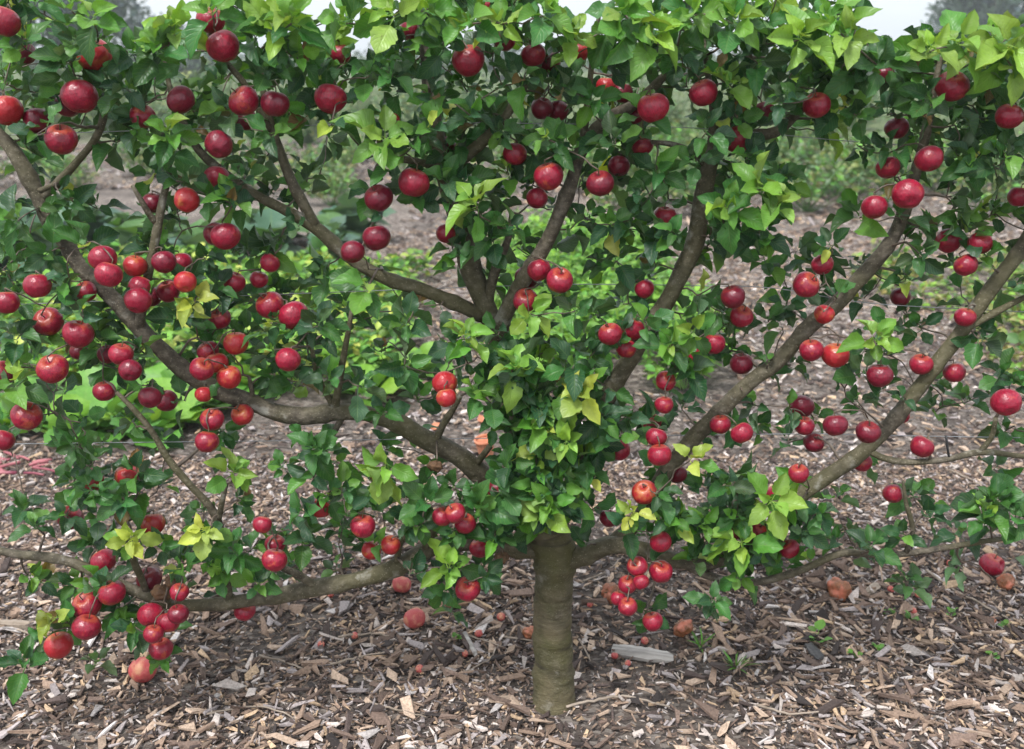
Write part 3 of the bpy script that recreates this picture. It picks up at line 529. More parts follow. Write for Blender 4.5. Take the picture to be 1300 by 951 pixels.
def add_rosette(x, y, Y, k, size, tone, thick=0.0016):
    P = at(x, y, Y); i = np.argmin(np.linalg.norm(NODE_P - P, axis=1)); out = P - NODE_P[i]
    axis = nrm(out) * 0.45 + np.array([0, -0.42, 0.62]) + rng.normal(0, 0.30, 3)
    TARGETS.append((P, thick)); rosette(P, axis, k, size, tone)
for ry, row in enumerate(GRID):
    row = row.replace(' ', '')
    for cx_, ch in enumerate(row):
        dns = int(ch); lam = dns / 2.5 * (1.15 if ry < 4 else 0.97 if ry < 9 else 0.87); n = int(lam) + (rng.random() < lam - int(lam))
        for _ in range(n):
            x = (cx_ + rng.random()) * 50; y = (ry + rng.random()) * 50
            if ry == 0 and cx_ in (2, 3, 22, 23, 24, 25, 26): y = (28 if cx_ < 9 else 46) + rng.random() * 22
            if any((x - a) ** 2 + (y - b) ** 2 < (c + 6) ** 2 for a, b, c in HOLES): continue
            Y = rng.uniform(-0.20, 0.22) if ry < 4 else rng.uniform(-0.17, 0.10)
            if ry > 11: Y -= 0.04
            tone = 'std'
            if rng.random() < (0.34 if ry == 0 else 0.17 if ry == 1 else 0.045): tone = 'fresh' if rng.random() < 0.7 else 'young'
            add_rosette(x, y, Y, int(rng.integers(6, 10)), rng.uniform(0.78, 1.15), tone)
for _ in range(58):                             # the leafy head round the fork of the trunk
    x, y = 685 + rng.normal(0, 48), rng.uniform(455, 672); add_rosette(x, y, -0.13 + rng.uniform(-.07, .05), int(rng.integers(6, 9)), rng.uniform(.85, 1.15), 'std' if rng.random() < .7 else 'fresh')
for _ in range(46):                             # leafy spurs along the low limbs
    x, y, w = random.choice(((930,640,45),(960,690,40),(870,650,40),(1010,700,40),(520,645,50),(270,700,50),(400,640,40),(120,640,50),(590,690,30),(150,780,60))); add_rosette(x + rng.normal(0, w * .6), y + rng.normal(0, 22), -0.15 + rng.uniform(-.06, .05), int(rng.integers(6, 9)), rng.uniform(.8, 1.1), 'std' if rng.random() < .8 else 'fresh')
for c_ in range(27):                            # the crown goes on above and beside the frame
    for _ in range(2): add_rosette(c_ * 50 + rng.uniform(0, 50), rng.uniform(-40, 0) if c_ not in (2, 3, 4, 8, 14, 15, 21, 22, 23, 24, 25, 26) else 70, rng.uniform(-0.2, 0.2), 6, 1.0, 'std' if rng.random() < 0.6 else 'fresh')
for x, y, s, tone in YOUNG: add_rosette(x, y, -0.21 + rng.uniform(-0.02, 0.03), 10, s * 1.06, tone, 0.002)

# drop leaves that would stand right before an apple or a stretch of limb the photo shows bare
LP = np.array([l[0] + l[1] * l[3] * 0.6 for l in leaves]); lx, ly, ld = proj(LP); keep = np.ones(len(leaves), bool)
llen = np.array([l[3] for l in leaves]) / ld * FPX
for (x, y, r, fl), (P, rad) in zip(APPLES, A_POS):
    f = 0.80 if 'v' in fl else 0.42
    d = np.hypot(lx - x, ly - y); dep = proj(P)[2]
    hit = (d < r * f + llen * (0.26 if 'v' in fl else 0.10)) & (ld < dep + 0.01); keep &= ~hit
    keep &= ~(np.linalg.norm(LP - P, axis=1) < rad * 0.96)
for x, y, r in ((1256,724,15),(1275,744,11),(1063,755,15),(866,802,13),(527,792,14),(510,748,12)): keep &= ~(np.hypot(lx - x, ly - y) < r + llen * .3)
for i in range(len(leaves)):
    if not keep[i]: continue
    d = np.hypot(clear[:, 0] - lx[i], clear[:, 1] - ly[i]); j = np.argmin(d)
    if d[j] < 9 + llen[i] * 0.25 + (12 if ly[i] > 700 and abs(lx[i] - 703) < 40 else 0) and LP[i, 1] < clear[j, 2] + 0.02 and rng.random() < 0.93: keep[i] = False
leaves = [l for l, k in zip(leaves, keep) if k]
order = sorted(range(len(leaves)), key=lambda i: (leaves[i][4] not in ('young', 'yellow', 'fresh')) * 0.12 + leaves[i][0][1] - leaves[i][3] * 1.2)
def inframe(l):
    x, y, _ = proj(l[0]); return 0 < x < 1300 and 0 < y < 940
solo = [i for i in order if inframe(leaves[i])][:300]; solo_set = set(solo)
def tint_of(tn, r_=None): 
    c = np.array(TINT[tn]); r_ = r_ or rng
    return c * r_.uniform(0.72, 1.3) * np.array([r_.uniform(0.85, 1.2), 1, r_.uniform(0.8, 1.25)])
def leaf_batch(items, mat, name, tpl=TPL):
    Vs, Fs, Us, Cs = [], [], [], []; off = 0
    for (P, d, n, L, tn, ti, sz) in items:
        V, F, U = tpl[ti]; s = np.cross(d, n); Mx = np.stack([s, d, n], 0) * L
        Vs.append(V @ Mx + P); Fs.append(F + off); Us.append(U); Cs.append(np.repeat(tint_of(tn)[None], len(V), 0)); off += len(V)
    return mesh_np(name, np.concatenate(Vs), np.concatenate(Fs), mat, np.concatenate(Cs), np.concatenate(Us))
fo = tag(link('foliage', leaf_batch([l for i, l in enumerate(leaves) if i not in solo_set], M_LEAF, 'foliage'), tree), 'dense serrated green leaves of the apple tree', kind='stuff')
LM = {}
for i in solo:
    P, d, n, L, tn, ti, sz = leaves[i]; key = (tn, ti, i % 2)
    if key not in LM:
        V, F, U = TPL[ti]; LM[key] = mesh_np('leaf', V, F, M_LEAF, np.repeat(tint_of(tn)[None], len(V), 0), U)
    o = link('leaf', LM[key], tree); s = np.cross(d, n)
    o.matrix_world = Matrix(((*(s * L)[:1], d[0] * L, n[0] * L, P[0]), (s[1] * L, d[1] * L, n[1] * L, P[1]), (s[2] * L, d[2] * L, n[2] * L, P[2]), (0, 0, 0, 1)))
# twigs and spurs: each end is joined to the nearest wood already there
TP = np.array([t[0] for t in TARGETS]); TR = [t[1] for t in TARGETS]
d0 = np.array([np.min(np.linalg.norm(NODE_P - p, axis=1) - NODE_R) for p in TP]); pts = NODE_P.copy(); rad = NODE_R.copy(); tb = TB()
buf = np.zeros((len(pts) + len(TP) * 6, 3)); buf[:len(pts)] = pts; br = np.zeros(len(buf)); br[:len(pts)] = rad; nn = len(pts)
for i in np.argsort(d0):
    p = TP[i]; dd = np.linalg.norm(buf[:nn] - p, axis=1) + np.maximum(0, buf[:nn, 2] - p[2]) * 0.35; j = int(np.argmin(dd)); a = buf[j]; L = np.linalg.norm(p - a)
    if L < 0.006: continue
    t = np.linspace(0, 1, max(4, int(L / 0.03) + 3))[:, None]; w = rng.normal(0, 0.09, 3) * L; w[2] += 0.06 * L
    C = a * (1 - t) + p * t + w * np.sin(t * math.pi) + rng.normal(0, 0.03, (len(t), 3)) * L * np.sin(t * math.pi); C[0] = a; C[-1] = p
    r0 = min(br[j] * 0.75, 0.0018 + L * 0.022); r1 = max(TR[i], 0.0012)
    r0 = max(r0, r1); tb.tube(C, np.linspace(r0, r1, len(C)), 6)
    step = C[1:][:: max(1, len(C) // 4)][:4]; m_ = len(step); buf[nn:nn + m_] = step; br[nn:nn + m_] = np.linspace(r0, r1, m_); nn += m_
tag(link('twigs', tb.mesh('twigs', M_TWIG), tree), 'thin brown twigs and fruiting spurs of the apple tree', kind='stuff')

# ------------------------------------------------------------------ trellis wires
def wire(pts, lab):
    C = spline([[*at(x, y, d), 0.0011] for x, y, d in pts], 0.05)
    return tag(link('trellis_wire', TB().tube(C[:, :3], 0.0011, 6).mesh('wire', M_WIRE)), lab, 'wire', 'trellis wires holding the tree')
wire([(-120,570,.02),(0,564,.0),(330,560,-.02),(650,556,0.0),(1000,551,-.03),(1130,553,-.09),(1300,556,-.06),(1420,560,-.03)], 'lowest thin grey trellis wire, passing behind the pair of hanging crimson apples')
wire([(-120,392,.0),(190,380,-.05),(560,366,.015),(730,361,.0),(900,363,-.03),(985,366,-.05),(1105,385,-.03),(1300,396,-.03),(1420,402,0)], 'middle thin grey trellis wire crossing the base of the central leader')
wire([(-120,178,.0),(0,172,.0),(270,163,-.04),(560,156,.02),(870,162,-.01),(1087,180,.0),(1300,194,.0),(1420,202,0)], 'topmost thin grey trellis wire running through the leafy crown')
C = np.array([at(1201, 553, -.16), at(1203, 570, -.165), at(1206, 585, -.16)]); tag(link('plant_tie', TB().tube(spline(C, 0.01), 0.0028, 6).mesh('tie', M_TIE)), 'short black tie fastening the thin level branch to the wire', 'plant tie')

# ------------------------------------------------------------------ windfalls and litter on the ground
RM = [apple_mesh('rotten', A_ROT, 31, 0.26), apple_mesh('rotten', A_ROT, 47, 0.30, 0.74), apple_mesh('mummy', A_BROWN, 53, 0.30, 0.8), apple_mesh('windfall', A_PALE, 61, 0.03), apple_mesh('bitten', A_RED, 67, 0.04, bite=Vector((0.55, -0.7, 0.5)))]
def fallen(x, y, r, me, lab, grp=None, rot=None, name='fallen_apple', parts=True, sink=0.85):
    p = gnd(x, y + r * 0.55); z = gz(p[0], p[1]); rad = pxm(x, r, p)
    o = link(name, me, None, (p[0], p[1], z + 0.008 + rad * sink)); o.scale = (rad,) * 3; o.rotation_euler = rot or (random.uniform(-1, 1), random.uniform(-1, 1), random.uniform(0, 6))
    if parts:
        link('stalk', STALK, o); link('calyx', CALYX, o)
    return tag(o, lab, 'apple', grp)
fallen(527, 792, 14, RM[3], 'whole pinkish red windfall apple lying on open mulch', rot=(R(-40), R(25), 1.0))
fallen(510, 748, 12, RM[3], 'small pinkish windfall apple under the sagging lowest limb', rot=(R(35), R(-10), 3.0))
fallen(184, 858, 17, RM[3], 'pale red windfall apple below the bunch of five crimson apples', rot=(R(-55), R(10), 0.4))
fallen(1063, 755, 15, RM[0], 'orange rotting windfall apple with a split skin on the mulch', rot=(R(30), R(20), 2))
fallen(1256, 724, 15, AM['r'][2] if False else RM[4], 'crimson windfall apple with a bite out of it', rot=(R(10), R(10), 0.2))
fallen(1275, 744, 11, RM[1], 'brown orange rotten apple core beside the bitten windfall', parts=False)
fallen(866, 802, 13, RM[1], 'shrivelled tan rotten windfall near the grey board', parts=False)
fallen(776, 758, 13, RM[0], 'tan rotting windfall behind the bunch of small crimson apples')
fallen(672, 808, 9, RM[0], 'orange rotten windfall tucked against the trunk', parts=False)
for x, y, r, lab in ((207, 752, 13, 'brown mummified apple hanging by the sagging lowest limb'), (221, 738, 11, 'small dark mummified apple above the brown one'), (553, 592, 9, 'shrivelled brown fruitlet below the elbowed limb'), (637, 708, 9, 'shrivelled pinkish brown fruitlet beside the trunk')):
    P = at(x, y, -0.13); o = link('shrivelled_apple', RM[2], None, P); o.scale = (pxm(x, r, P),) * 3; o.rotation_euler = (random.uniform(-.4, .4), random.uniform(-.4, .4), random.uniform(0, 6)); link('stalk', STALK, o); tag(o, lab, 'apple')
    a = np.argmin(np.linalg.norm(buf[:nn] - P, axis=1)); tip = np.array(Vector(P) + o.rotation_euler.to_matrix() @ Vector((.06, .03, 1.1)) * o.scale[0])
    link('twig', TB().tube([buf[a], (buf[a] + tip) / 2 + [0, 0, .006], tip], [0.003, 0.0024, 0.002], 6).mesh('twig', M_TWIG), tree)
for x, y, r in ((420,757,4.5),(636,787,5.5),(608,808,5.5),(451,811,4.5),(408,823,4.5),(533,853,5.5),(749,772,4.5),(818,816,5),(780,836,4.5),(1130,751,4.5),(1166,737,4.5),(1205,719,4.5),(1165,757,4),(1159,779,4.5),(44,752,5),(1258,792,5),(590,833,4.5),(797,845,4)):
    fallen(x, y, r, RM[3] if x < 1250 else RM[0], 'tiny shrunken pink fruitlet dropped on the wood chips', 'fruitlets dropped on the wood chips', name='fallen_fruitlet', parts=False)
def stick(px, rad, lab, mat=M_STICK, grp='dry sticks lying on the mulch', rise=0.016):
    P = []
    for x, y in px:
        p = gnd(x, y); P.append([p[0], p[1], gz(p[0], p[1]) + rise + random.uniform(0, .004)])
    C = spline(P, 0.015); C = C + rng.normal(0, 0.0012, C.shape)
    return tag(link('stick', TB().tube(C, np.linspace(rad, rad * 0.6, len(C)), 7, True, 0.35, px[0][0] * .1).mesh('stick', mat)), lab, 'stick', grp)
PLAIN = 'thin dry pale brown stick lying loose on the mulch'
stick([(1175,728),(1205,752),(1245,772),(1278,790)], .005, 'long pale stick pointing at the bitten windfall')
stick([(1240,602),(1258,622),(1266,648)], .005, 'bent pale stick lying on the path behind the tree'); stick([(1205,600),(1238,618),(1255,632)], .004, PLAIN)
for q in ([(575,810),(612,818),(650,832)], [(630,828),(622,842),(590,858)], [(420,852),(460,840),(490,836)], [(110,856),(150,842),(180,820)], [(330,840),(365,848),(395,862)], [(170,852),(188,836)], [(640,815),(680,820)], [(735,820),(750,845)], [(905,760),(902,795)], [(1115,825),(1150,845),(1200,858)], [(740,745),(770,730),(790,712)], [(965,735),(985,750),(1010,765)], [(60,700),(100,690),(130,676)], [(15,800),(40,812),(90,820)], [(430,815),(470,813),(495,816)], [(1010,800),(1040,820),(1080,832)], [(320,560),(335,568),(352,572)], [(640,640),(612,650)], [(720,905),(790,890),(850,902)], [(260,915),(330,905),(390,925)], [(960,900),(1010,912),(1080,905)], [(470,900),(540,915)]): stick(q, random.uniform(.0022, .0042), PLAIN)
stick([(590,812),(598,825),(606,842)], .010, 'short thick grey split stick near the curved brown sticks', M_GREYWOOD)
def slab(x, y, wx, wy, th, yaw, lab, name='wood_offcut', mat=M_GREYWOOD):
    p = gnd(x, y); n = 14; V = []; F = []
    for i in range(n):
        t = i / (n - 1); w = wy * (0.55 + 0.45 * math.sin(math.pi * min(1, t * .8 + .12))) * (1 + random.uniform(-.08, .08))
        for q, zc in ((-1, 0), (-1, th), (-.3, th * 1.25), (.3, th * 1.1), (1, th * .8), (1, 0)): V.append(((t - .5) * wx + random.uniform(-.004, .004) * (i in (0, n - 1)) * 3, q * w / 2, zc * random.uniform(.9, 1.1)))
    for i in range(n - 1):
        for j in range(6): F.append((i * 6 + j, i * 6 + (j + 1) % 6, (i + 1) * 6 + (j + 1) % 6, (i + 1) * 6 + j))
    F += [tuple(range(5, -1, -1)), tuple((n - 1) * 6 + j for j in range(6))]
    m = bpy.data.meshes.new(name); m.from_pydata(V, [], F); m.materials.append(mat); m.update()
    o = link(name, m, None, (p[0], p[1], gz(p[0], p[1]) + .010)); o.rotation_euler = (R(8), 0, yaw); return tag(o, lab, 'wood')
slab(815, 834, .17, .055, .012, R(-14), 'flat weathered grey board end lying on the mulch')
slab(1033, 836, .07, .035, .01, R(100), 'dark slate grey wood sliver by the small seedlings', mat=wood_material('dark_wood', (.03, .03, .033), (.10, .095, .095)))
slab(575, 773, .12, .03, .012, R(8), 'brown bark slab beside the hanging apple with the pale shoot', mat=wood_material('brown_wood', (.16, .085, .05), (.36, .22, .14)))
slab(20, 797, .12, .03, .018, R(-5), 'thick brown stick end lying on dark mulch', mat=M_STICK)
slab(1108, 752, .10, .03, .01, R(45), 'tan wood splinter next to the split rotting windfall', mat=M_STICK)
# stones in the dark soil patch, terracotta bits, cut pink stalks
for x, y, r in ((548,517,6),(553,545,0),(545,502,4),(575,537,4),(590,552,4),(1290,702,0),(300,650,0)):
    if r:
        p = gnd(x, y); m = apple_mesh('stone', M_STONE, int(x), 0.18, 0.55); o = link('stone', m, None, (p[0], p[1], gz(p[0], p[1]) + .012)); o.scale = (pxm(x, r, p),) * 3; tag(o, 'pale rounded stone on the dark soil below the orange-bottomed apple', 'stone', 'stones on the dark soil')
def lathe(name, prof, mat, ns=28):
    V = [(r * math.cos(2 * math.pi * j / ns), r * math.sin(2 * math.pi * j / ns), z) for r, z in prof for j in range(ns)]; n = len(prof)
    F = [(i * ns + j, i * ns + (j + 1) % ns, (i + 1) * ns + (j + 1) % ns, (i + 1) * ns + j) for i in range(n - 1) for j in range(ns)]
    m = bpy.data.meshes.new(name); m.from_pydata(V, [], F); m.polygons.foreach_set('use_smooth', np.ones(len(F), bool)); m.materials.append(mat); m.update(); return m
p = gnd(618, 578); pot = empty('terracotta_pot', (p[0], p[1], gz(p[0], p[1]) + .004)); tag(pot, 'little ribbed terracotta pot standing on the mulch behind the trunk', 'flower pot')
pr = [(0.001, .004), (.026, 0), (.030, .004)]
for k in range(6): z = .008 + k * .011; r = .030 + k * .0016; pr += [(r + .003, z), (r + .0035, z + .004), (r, z + .008)]
pr += [(.041, .076), (.036, .076), (.030, .012), (.001, .012)]
link('pot_wall', lathe('pot', pr, M_TERRA), pot); link('rim', lathe('rim', [(.0405, .074), (.046, .075), (.046, .088), (.040, .089), (.037, .074), (.0405, .074)], M_TERRA), pot); pot.rotation_euler = (R(6), R(-8), 0)
for x, y, s in ((552, 545, .028), (611, 536, .022)):
    p = gnd(x, y); m = mesh_np('shard', BOX * (1 + rng.uniform(-.3, .3, (8, 3))) * [s, s * .7, .006], BOXF, M_TERRA, smooth=False); o = link('terracotta_shard', m, None, (p[0], p[1], gz(p[0], p[1]) + .02)); o.rotation_euler = (R(25), R(-20), x); tag(o, 'broken orange terracotta shard lying by the dark soil', 'shard', 'terracotta shards by the dark soil')
for k in range(16):
    x = random.uniform(-30, 85); y = 596 + random.uniform(-16, 18); p = gnd(x, y); a = random.uniform(-.7, .9); l = random.uniform(.035, .085); d = np.array([math.cos(a), math.sin(a), 0]) * l
    z = gz(p[0], p[1]) + .010 + .004 * (k % 5); q = np.array([p[0], p[1], z]); tag(link('cut_stalk', TB().tube(spline([q - d, q + [0, 0, .004], q + d], .02), random.uniform(.005, .009), 7).mesh('cut_stalk', M_PINK)), 'cut pink vegetable stalk in the heap on the mulch', 'stalk', 'cut pink stalks heaped on the mulch')

# ------------------------------------------------------------------ seedlings
def blade_t(w=.05): return leaf_template(w, 0.05, 8, 0.35, 0.04, 0.0, 0.0, 3, 0.012)
SEED_T = [leaf_template(.36, .25, 8, .1, .08, .02, 0, 5), blade_t()]
def plant(name, P, items, mat, tpl, lab, cat, grp, stem=None):
    o = link(name, leaf_batch(items, mat, name, tpl)); o.location = P
    if stem is not None: link('stem', stem, o)
    return tag(o, lab, cat, grp)
def radial(n, L, el0, el1, tone, ti=0, z=0.0, spread=0.0, nt=8):
    it = []
    for i in range(n):
        a = i * 2.399 + rng.uniform(-.3, .3); e = R(rng.uniform(el0, el1)); d = np.array([math.cos(a) * math.cos(e), math.sin(a) * math.cos(e), math.sin(e)]); u = np.array([0, 0, 1.0]) + rng.normal(0, .2, 3); n_ = nrm(u - d * (u @ d))
        b = np.array([math.cos(a), math.sin(a), 0]) * spread * rng.random() + [0, 0, z * rng.random()]
        it.append((b, d, n_, L * rng.uniform(.65, 1.2), tone if isinstance(tone, str) else tone[int(rng.integers(len(tone)))], ti if not isinstance(ti, tuple) else int(rng.choice(ti)), 1))
    return it
for x, y, t, s in ((890,822,'g',.06),(1155,792,'b',.03),(918,792,'b',.03),(1112,830,'b',.025),(1207,782,'b',.025),(1130,782,'b',.02),(580,819,'b',.025),(1260,838,'b',.025),(935,852,'g',.06),(640,560,'b',.03),(1275,800,'b',.03),(1036,822,'b',.045),(960,630,'b',.03),(1085,838,'b',.02),(520,560,'b',.02)):
    p = gnd(x, y); P = (p[0], p[1], gz(p[0], p[1]) + .006)
    if t == 'g': plant('grass_tuft', P, radial(14, s, 35, 80, 'fresh', 1, 0, .008), M_VEG, SEED_T, 'small tuft of thin green grass sprouting from the mulch', 'grass tuft', 'grass tufts in the mulch')
    else: plant('seedling', P, radial(7, s, 10, 55, 'fresh', 0, s * .8, .004), M_VEG, SEED_T, 'tiny bright green weed seedling sprouting from the mulch', 'seedling', 'weed seedlings in the mulch')

# ------------------------------------------------------------------ beds behind the tree
TINT.update({'lime': (0.18, 0.37, 0.045), 'bright': (0.11, 0.29, 0.04), 'blue': (0.075, 0.15, 0.10), 'bedmid': (0.055, 0.145, 0.035), 'straw': (0.26, 0.24, 0.08), 'ydull': (0.20, 0.24, 0.07), 'deep': (0.02, 0.05, 0.022), 'haze': (0.045, 0.075, 0.068), 'far': (0.10, 0.16, 0.07)})
VT = [leaf_template(.46, .22, 8, .25, .12, .06, .06, 11), leaf_template(.36, .2, 8, .2, .1, .08, .08, 12), leaf_template(.24, .15, 7, .3, .06, .04, .0, 13), leaf_template(.30, .12, 7, .15, .08, .03, .05, 14), leaf_template(.30, .1, 4, .1, .06, 0, 0, 16), leaf_template(.42, .1, 4, .2, .1, 0, 0, 17), leaf_template(.012, .5, 5, .04, 0, 0, 0, 15, .012)]
def bush_items(n, w, h, L, tones, tis=(3,)):
    it = []; stems = []
    for k in range(max(7, n // 16)):
        a = k * 2.399; q = math.sqrt((k + .6) / max(7, n // 16)); e = np.array([math.cos(a) * w * q, math.sin(a) * w * q, h * (1.02 - .55 * q * q) * rng.uniform(.8, 1.08)])
        stems.append(e); d = nrm(e); u = np.array([0, -1, .2]); it.append((np.array([0, 0, -.02]), d, nrm(u - d * (u @ d)), np.linalg.norm(e) + .03, tones[0], len(VT) - 1, 1))
    for _ in range(n):
        e = stems[int(rng.integers(len(stems)))]; v = nrm(e); b = e * rng.uniform(.35, 1.0); r = rng.normal(0, 1, 3); r[2] *= .5; d = nrm(v * .45 + nrm(r)); u = np.array([0, -.15, .8]) + v * .4 + rng.normal(0, .35, 3); n_ = nrm(u - d * (u @ d))
        it.append((b, d, n_, L * rng.uniform(.6, 1.25), tones[int(rng.integers(len(tones)))], int(rng.choice(tis)), 1))
    return it
def copy_plant(src, P, s, lab=None):
    o = src.copy(); S.collection.objects.link(o); o.location = P; o.scale = (s, s, s * random.uniform(.85, 1.1)); o.rotation_euler = (0, 0, random.uniform(0, 6.28))
    if lab: o['label'] = lab
    return o
def row_of(name, protos, spots, lab, cat, grp):
    for k, (x, y, s) in enumerate(spots):
        if k < len(protos):
            o = link(name, protos[k]); o.location = (x, y, -.01); o.scale = (s,) * 3; tag(o, lab, cat, grp); row_of.p = getattr(row_of, 'p', {}); row_of.p[(name, k)] = o
        else: copy_plant(row_of.p[(name, k % len(protos))], (x, y, -.01), s)
def spots(x0, x1, y0, y1, step, s0, s1):
    out = []
    for y in np.arange(y0, y1, step):
        for x in np.arange(x0, x1, step): out.append((x + random.uniform(-.35, .35) * step, y + random.uniform(-.35, .35) * step, random.uniform(s0, s1)))
    random.shuffle(out); return out
# broad-leaved greens whose leaves can be told apart: each leaf its own part
def greens(P, n, L, tones, lab, grp):
    e = empty('leafy_green', P); tag(e, lab, 'vegetable', grp)
    for (b, d, n_, l, tn, ti, _) in radial(n, L, 12, 70, tones, (0, 1), .02, .03):
        key = ('veg', tn, ti, int(rng.integers(3)))
        if key not in LM: V, F, U = VT[ti]; LM[key] = mesh_np('leaf', V, F, M_VEG, np.repeat(tint_of(tn)[None], len(V), 0), U)
        o = link('leaf', LM[key], e); s = np.cross(d, n_); o.matrix_local = Matrix(((s[0] * l, d[0] * l, n_[0] * l, b[0]), (s[1] * l, d[1] * l, n_[1] * l, b[1]), (s[2] * l, d[2] * l, n_[2] * l, b[2]), (0, 0, 0, 1)))
for x, y in ((20,548),(62,545),(105,556),(150,548),(190,552),(228,538),(262,520),(130,530),(205,520),(40,520),(160,520),(90,528),(465,505),(498,486),(530,478),(440,478),(330,492),(300,500)):
    p = gnd(x, y); greens((p[0], p[1], 0), 11, random.uniform(.20, .27), ('bright', 'lime', 'fresh', 'bright'), 'broad-leaved green vegetable at the front edge of the bed', 'broad-leaved greens edging the bed')
pot_ = [leaf_batch(bush_items(150, .26, .34, .085, ('lime', 'bright', 'bedmid', 'lime', 'yellow')), M_VEG, 'bed_plant', VT) for _ in range(4)]
row_of('bed_plant', pot_, spots(-3.4, -.75, 2.75, 5.5, .36, .75, 1.1), 'bushy light green vegetable plant growing in the bed behind the tree', 'vegetable', 'bushy plants in the bed behind the tree')
row_of('celery_plant', [leaf_batch(bush_items(170, .22, .46, .075, ('lime', 'bright', 'lime', 'fresh')), M_VEG, 'celery_plant', VT) for _ in range(3)], spots(.0, 1.15, 2.75, 6.8, .34, .8, 1.15), 'bright lime green leafy vegetable in the narrow bed beyond the trunk', 'vegetable', 'lime green plants beyond the trunk')
row_of('kale_plant', [leaf_batch(radial(34, .30, 5, 75, ('blue', 'blue', 'bedmid'), (0, 1), .25, .08), M_VEG, 'kale_plant', VT) for _ in range(3)], spots(-5.6, -1.5, 5.7, 7.0, .5, .8, 1.15), 'blue green kale plant with large drooping leaves past the bed', 'kale', 'kale plants past the bed')
row_of('low_weed', [leaf_batch(bush_items(130, .30, .22, .07, ('ydull', 'straw', 'lime', 'bedmid'), (2, 3)), M_VEG, 'low_weed', VT) for _ in range(3)], spots(3.0, 5.6, 1.8, 5.6, .42, .7, 1.2), 'straggly yellow green weed along the far edge of the path', 'weed', 'weeds along the path edge')
hc = [leaf_batch(bush_items(320, .55, .62, .10, ('bedmid', 'far', 'ydull', 'bright'), (2, 3)), M_VEG, 'herb_clump', VT) for _ in range(3)]
row_of('herb_clump', hc, spots(2.2, 8.5, 9.0, 14.5, 1.05, .8, 1.25), 'loose green herb clump bordering the far end of the path', 'shrub', 'herb clumps where the path ends')
row_of('herb_clump', hc, spots(-9, -2.4, 10.5, 15, 1.2, .7, 1.1), 'loose green herb clump standing behind the kale plants', 'shrub', 'herb clumps behind the kale')
row_of('herb_clump', hc, spots(-2.4, 2.2, 9.2, 14, 1.1, .6, 1.0), 'loose green herb clump seen through the middle of the apple tree', 'shrub', 'herb clumps behind the lime green bed')
row_of('garden_shrub', [leaf_batch(bush_items(700, 1.0, 1.35, .13, ('far', 'ydull', 'bedmid', 'far'), (2, 4)), M_FAR, 'garden_shrub', VT) for _ in range(3)], spots(-14, 16, 17.5, 25, 2.5, .75, 1.15), 'rounded pale green shrub in the far garden', 'shrub', 'shrubs in the far garden')
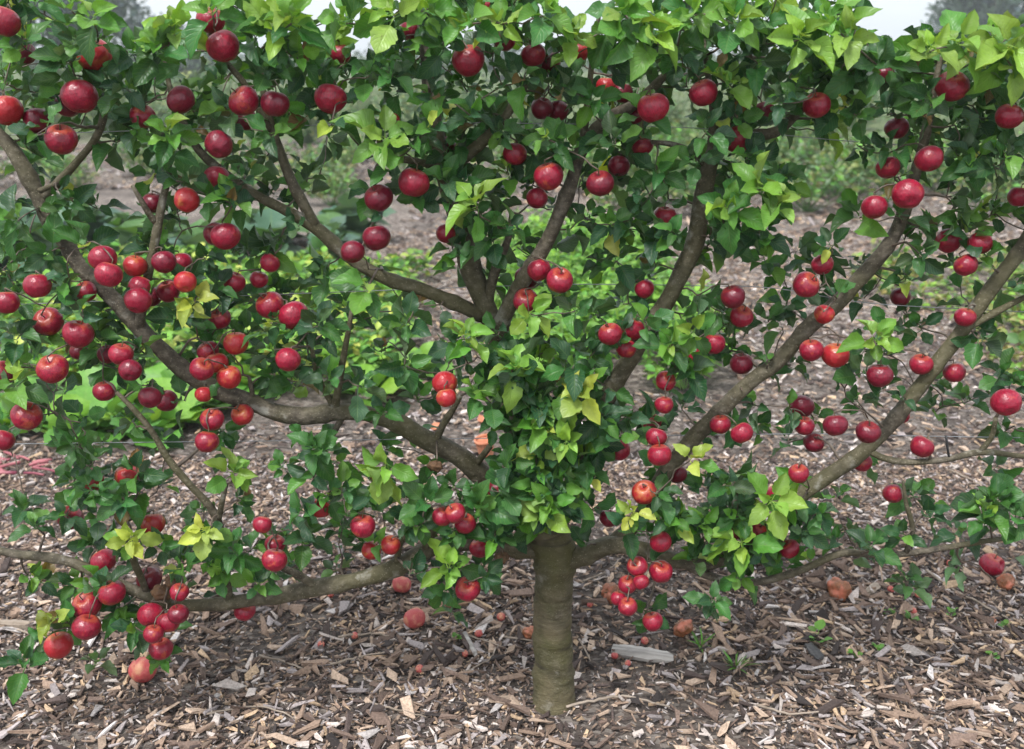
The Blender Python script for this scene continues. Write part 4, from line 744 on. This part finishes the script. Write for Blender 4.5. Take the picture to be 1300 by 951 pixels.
# ------------------------------------------------------------------ far trees and hedge
def far_tree(P, h, w, lab, tones, n=2600, trunk_h=.25):
    e = empty('tree', P); tag(e, lab, 'tree', 'trees on the skyline')
    tr = TB().tube(spline([(0, 0, -.2), (.1, 0, h * .3), (0, .1, h * .75)], .5), np.linspace(h * .035, h * .008, len(spline([(0, 0, -.2), (.1, 0, h * .3), (0, .1, h * .75)], .5))), 8)
    lobes = []
    for k in range(16):
        v = nrm(rng.normal(size=3)); c = np.array([v[0] * w * .62, v[1] * w * .62, h * (trunk_h + (1 - trunk_h) * .5) + v[2] * h * (1 - trunk_h) * .36]); lobes.append((c, rng.uniform(.26, .42) * w))
        tr.tube([(0, 0, h * .3), c * [.5, .5, .85], c], [h * .014, h * .008, h * .003], 6)
    link('trunk', tr.mesh('trunk', M_TWIG), e); it = []
    for _ in range(n):
        c, r = lobes[int(rng.integers(len(lobes)))]; v = nrm(rng.normal(size=3)); b = c + v * r * rng.uniform(.5, 1.08) * np.array([1, 1, .85]); d = nrm(v + rng.normal(0, .6, 3)); u = np.array([0, 0, 1]) + rng.normal(0, .5, 3); n_ = nrm(u - d * (u @ d))
        it.append((b, d, n_, h * rng.uniform(.045, .085), tones[int(rng.integers(len(tones)))], int(rng.choice((4, 5))), 1))
    link('crown', leaf_batch(it, M_FAR, 'crown', VT), e)
def skyx(px, D): return (px - 650) / FPX * (D - CAM[1]) / 1.0
D = 62
for px, D, h, w, n in ((1235, 60, 10.5, 4.2, 3200), (1310, 64, 12.5, 5.0, 3200), (1400, 60, 11, 5, 2500), (1190, 70, 8, 3.2, 2200)): far_tree((skyx(px, D), D, 0), h * .62, w, 'tall dark blue green tree on the skyline above the path', ('deep', 'deep', 'haze'), n)
for px, D, h, w, n in ((20, 38, 7.5, 3.6, 2400), (95, 46, 7, 3.0, 2200), (150, 52, 8.0, 3.2, 2000), (-60, 42, 9, 4, 2200), (215, 58, 5, 2.6, 1600)): far_tree((skyx(px, D), D, 0), h * .72, w, 'grey green tree on the skyline above the kale', ('haze', 'deep', 'haze'), n, .3)
hg = [leaf_batch(bush_items(900, 2.6, 2.3, .28, ('haze', 'deep', 'haze', 'far'), (4, 5)), M_FAR, 'hedge_bush', VT) for _ in range(3)]
row_of('hedge_bush', hg, [(x + random.uniform(-.8, .8), 56 + random.uniform(-2, 2), random.uniform(.75, 1.15)) for x in np.arange(-44, 48, 3.6)], 'dark hazy green bush in the distant boundary hedge', 'hedge', 'bushes of the boundary hedge')

# ------------------------------------------------------------------ damp air
M = bpy.data.materials.new('haze'); M.use_nodes = True; t = M.node_tree; t.nodes.clear()
pv = t.nodes.new('ShaderNodeVolumePrincipled'); pv.inputs['Color'].default_value = (0.86, 0.92, 0.97, 1); pv.inputs['Density'].default_value = 0.0022; pv.inputs['Anisotropy'].default_value = 0.2
om = t.nodes.new('ShaderNodeOutputMaterial'); t.links.new(pv.outputs[0], om.inputs['Volume'])
hb = link('haze', mesh_np('haze', BOX * [156, 142, 6.2] + [0, 124, 5.0], BOXF, M, smooth=False)); hb['kind'] = 'stuff'; hb['label'] = 'thin pale damp air over the garden'
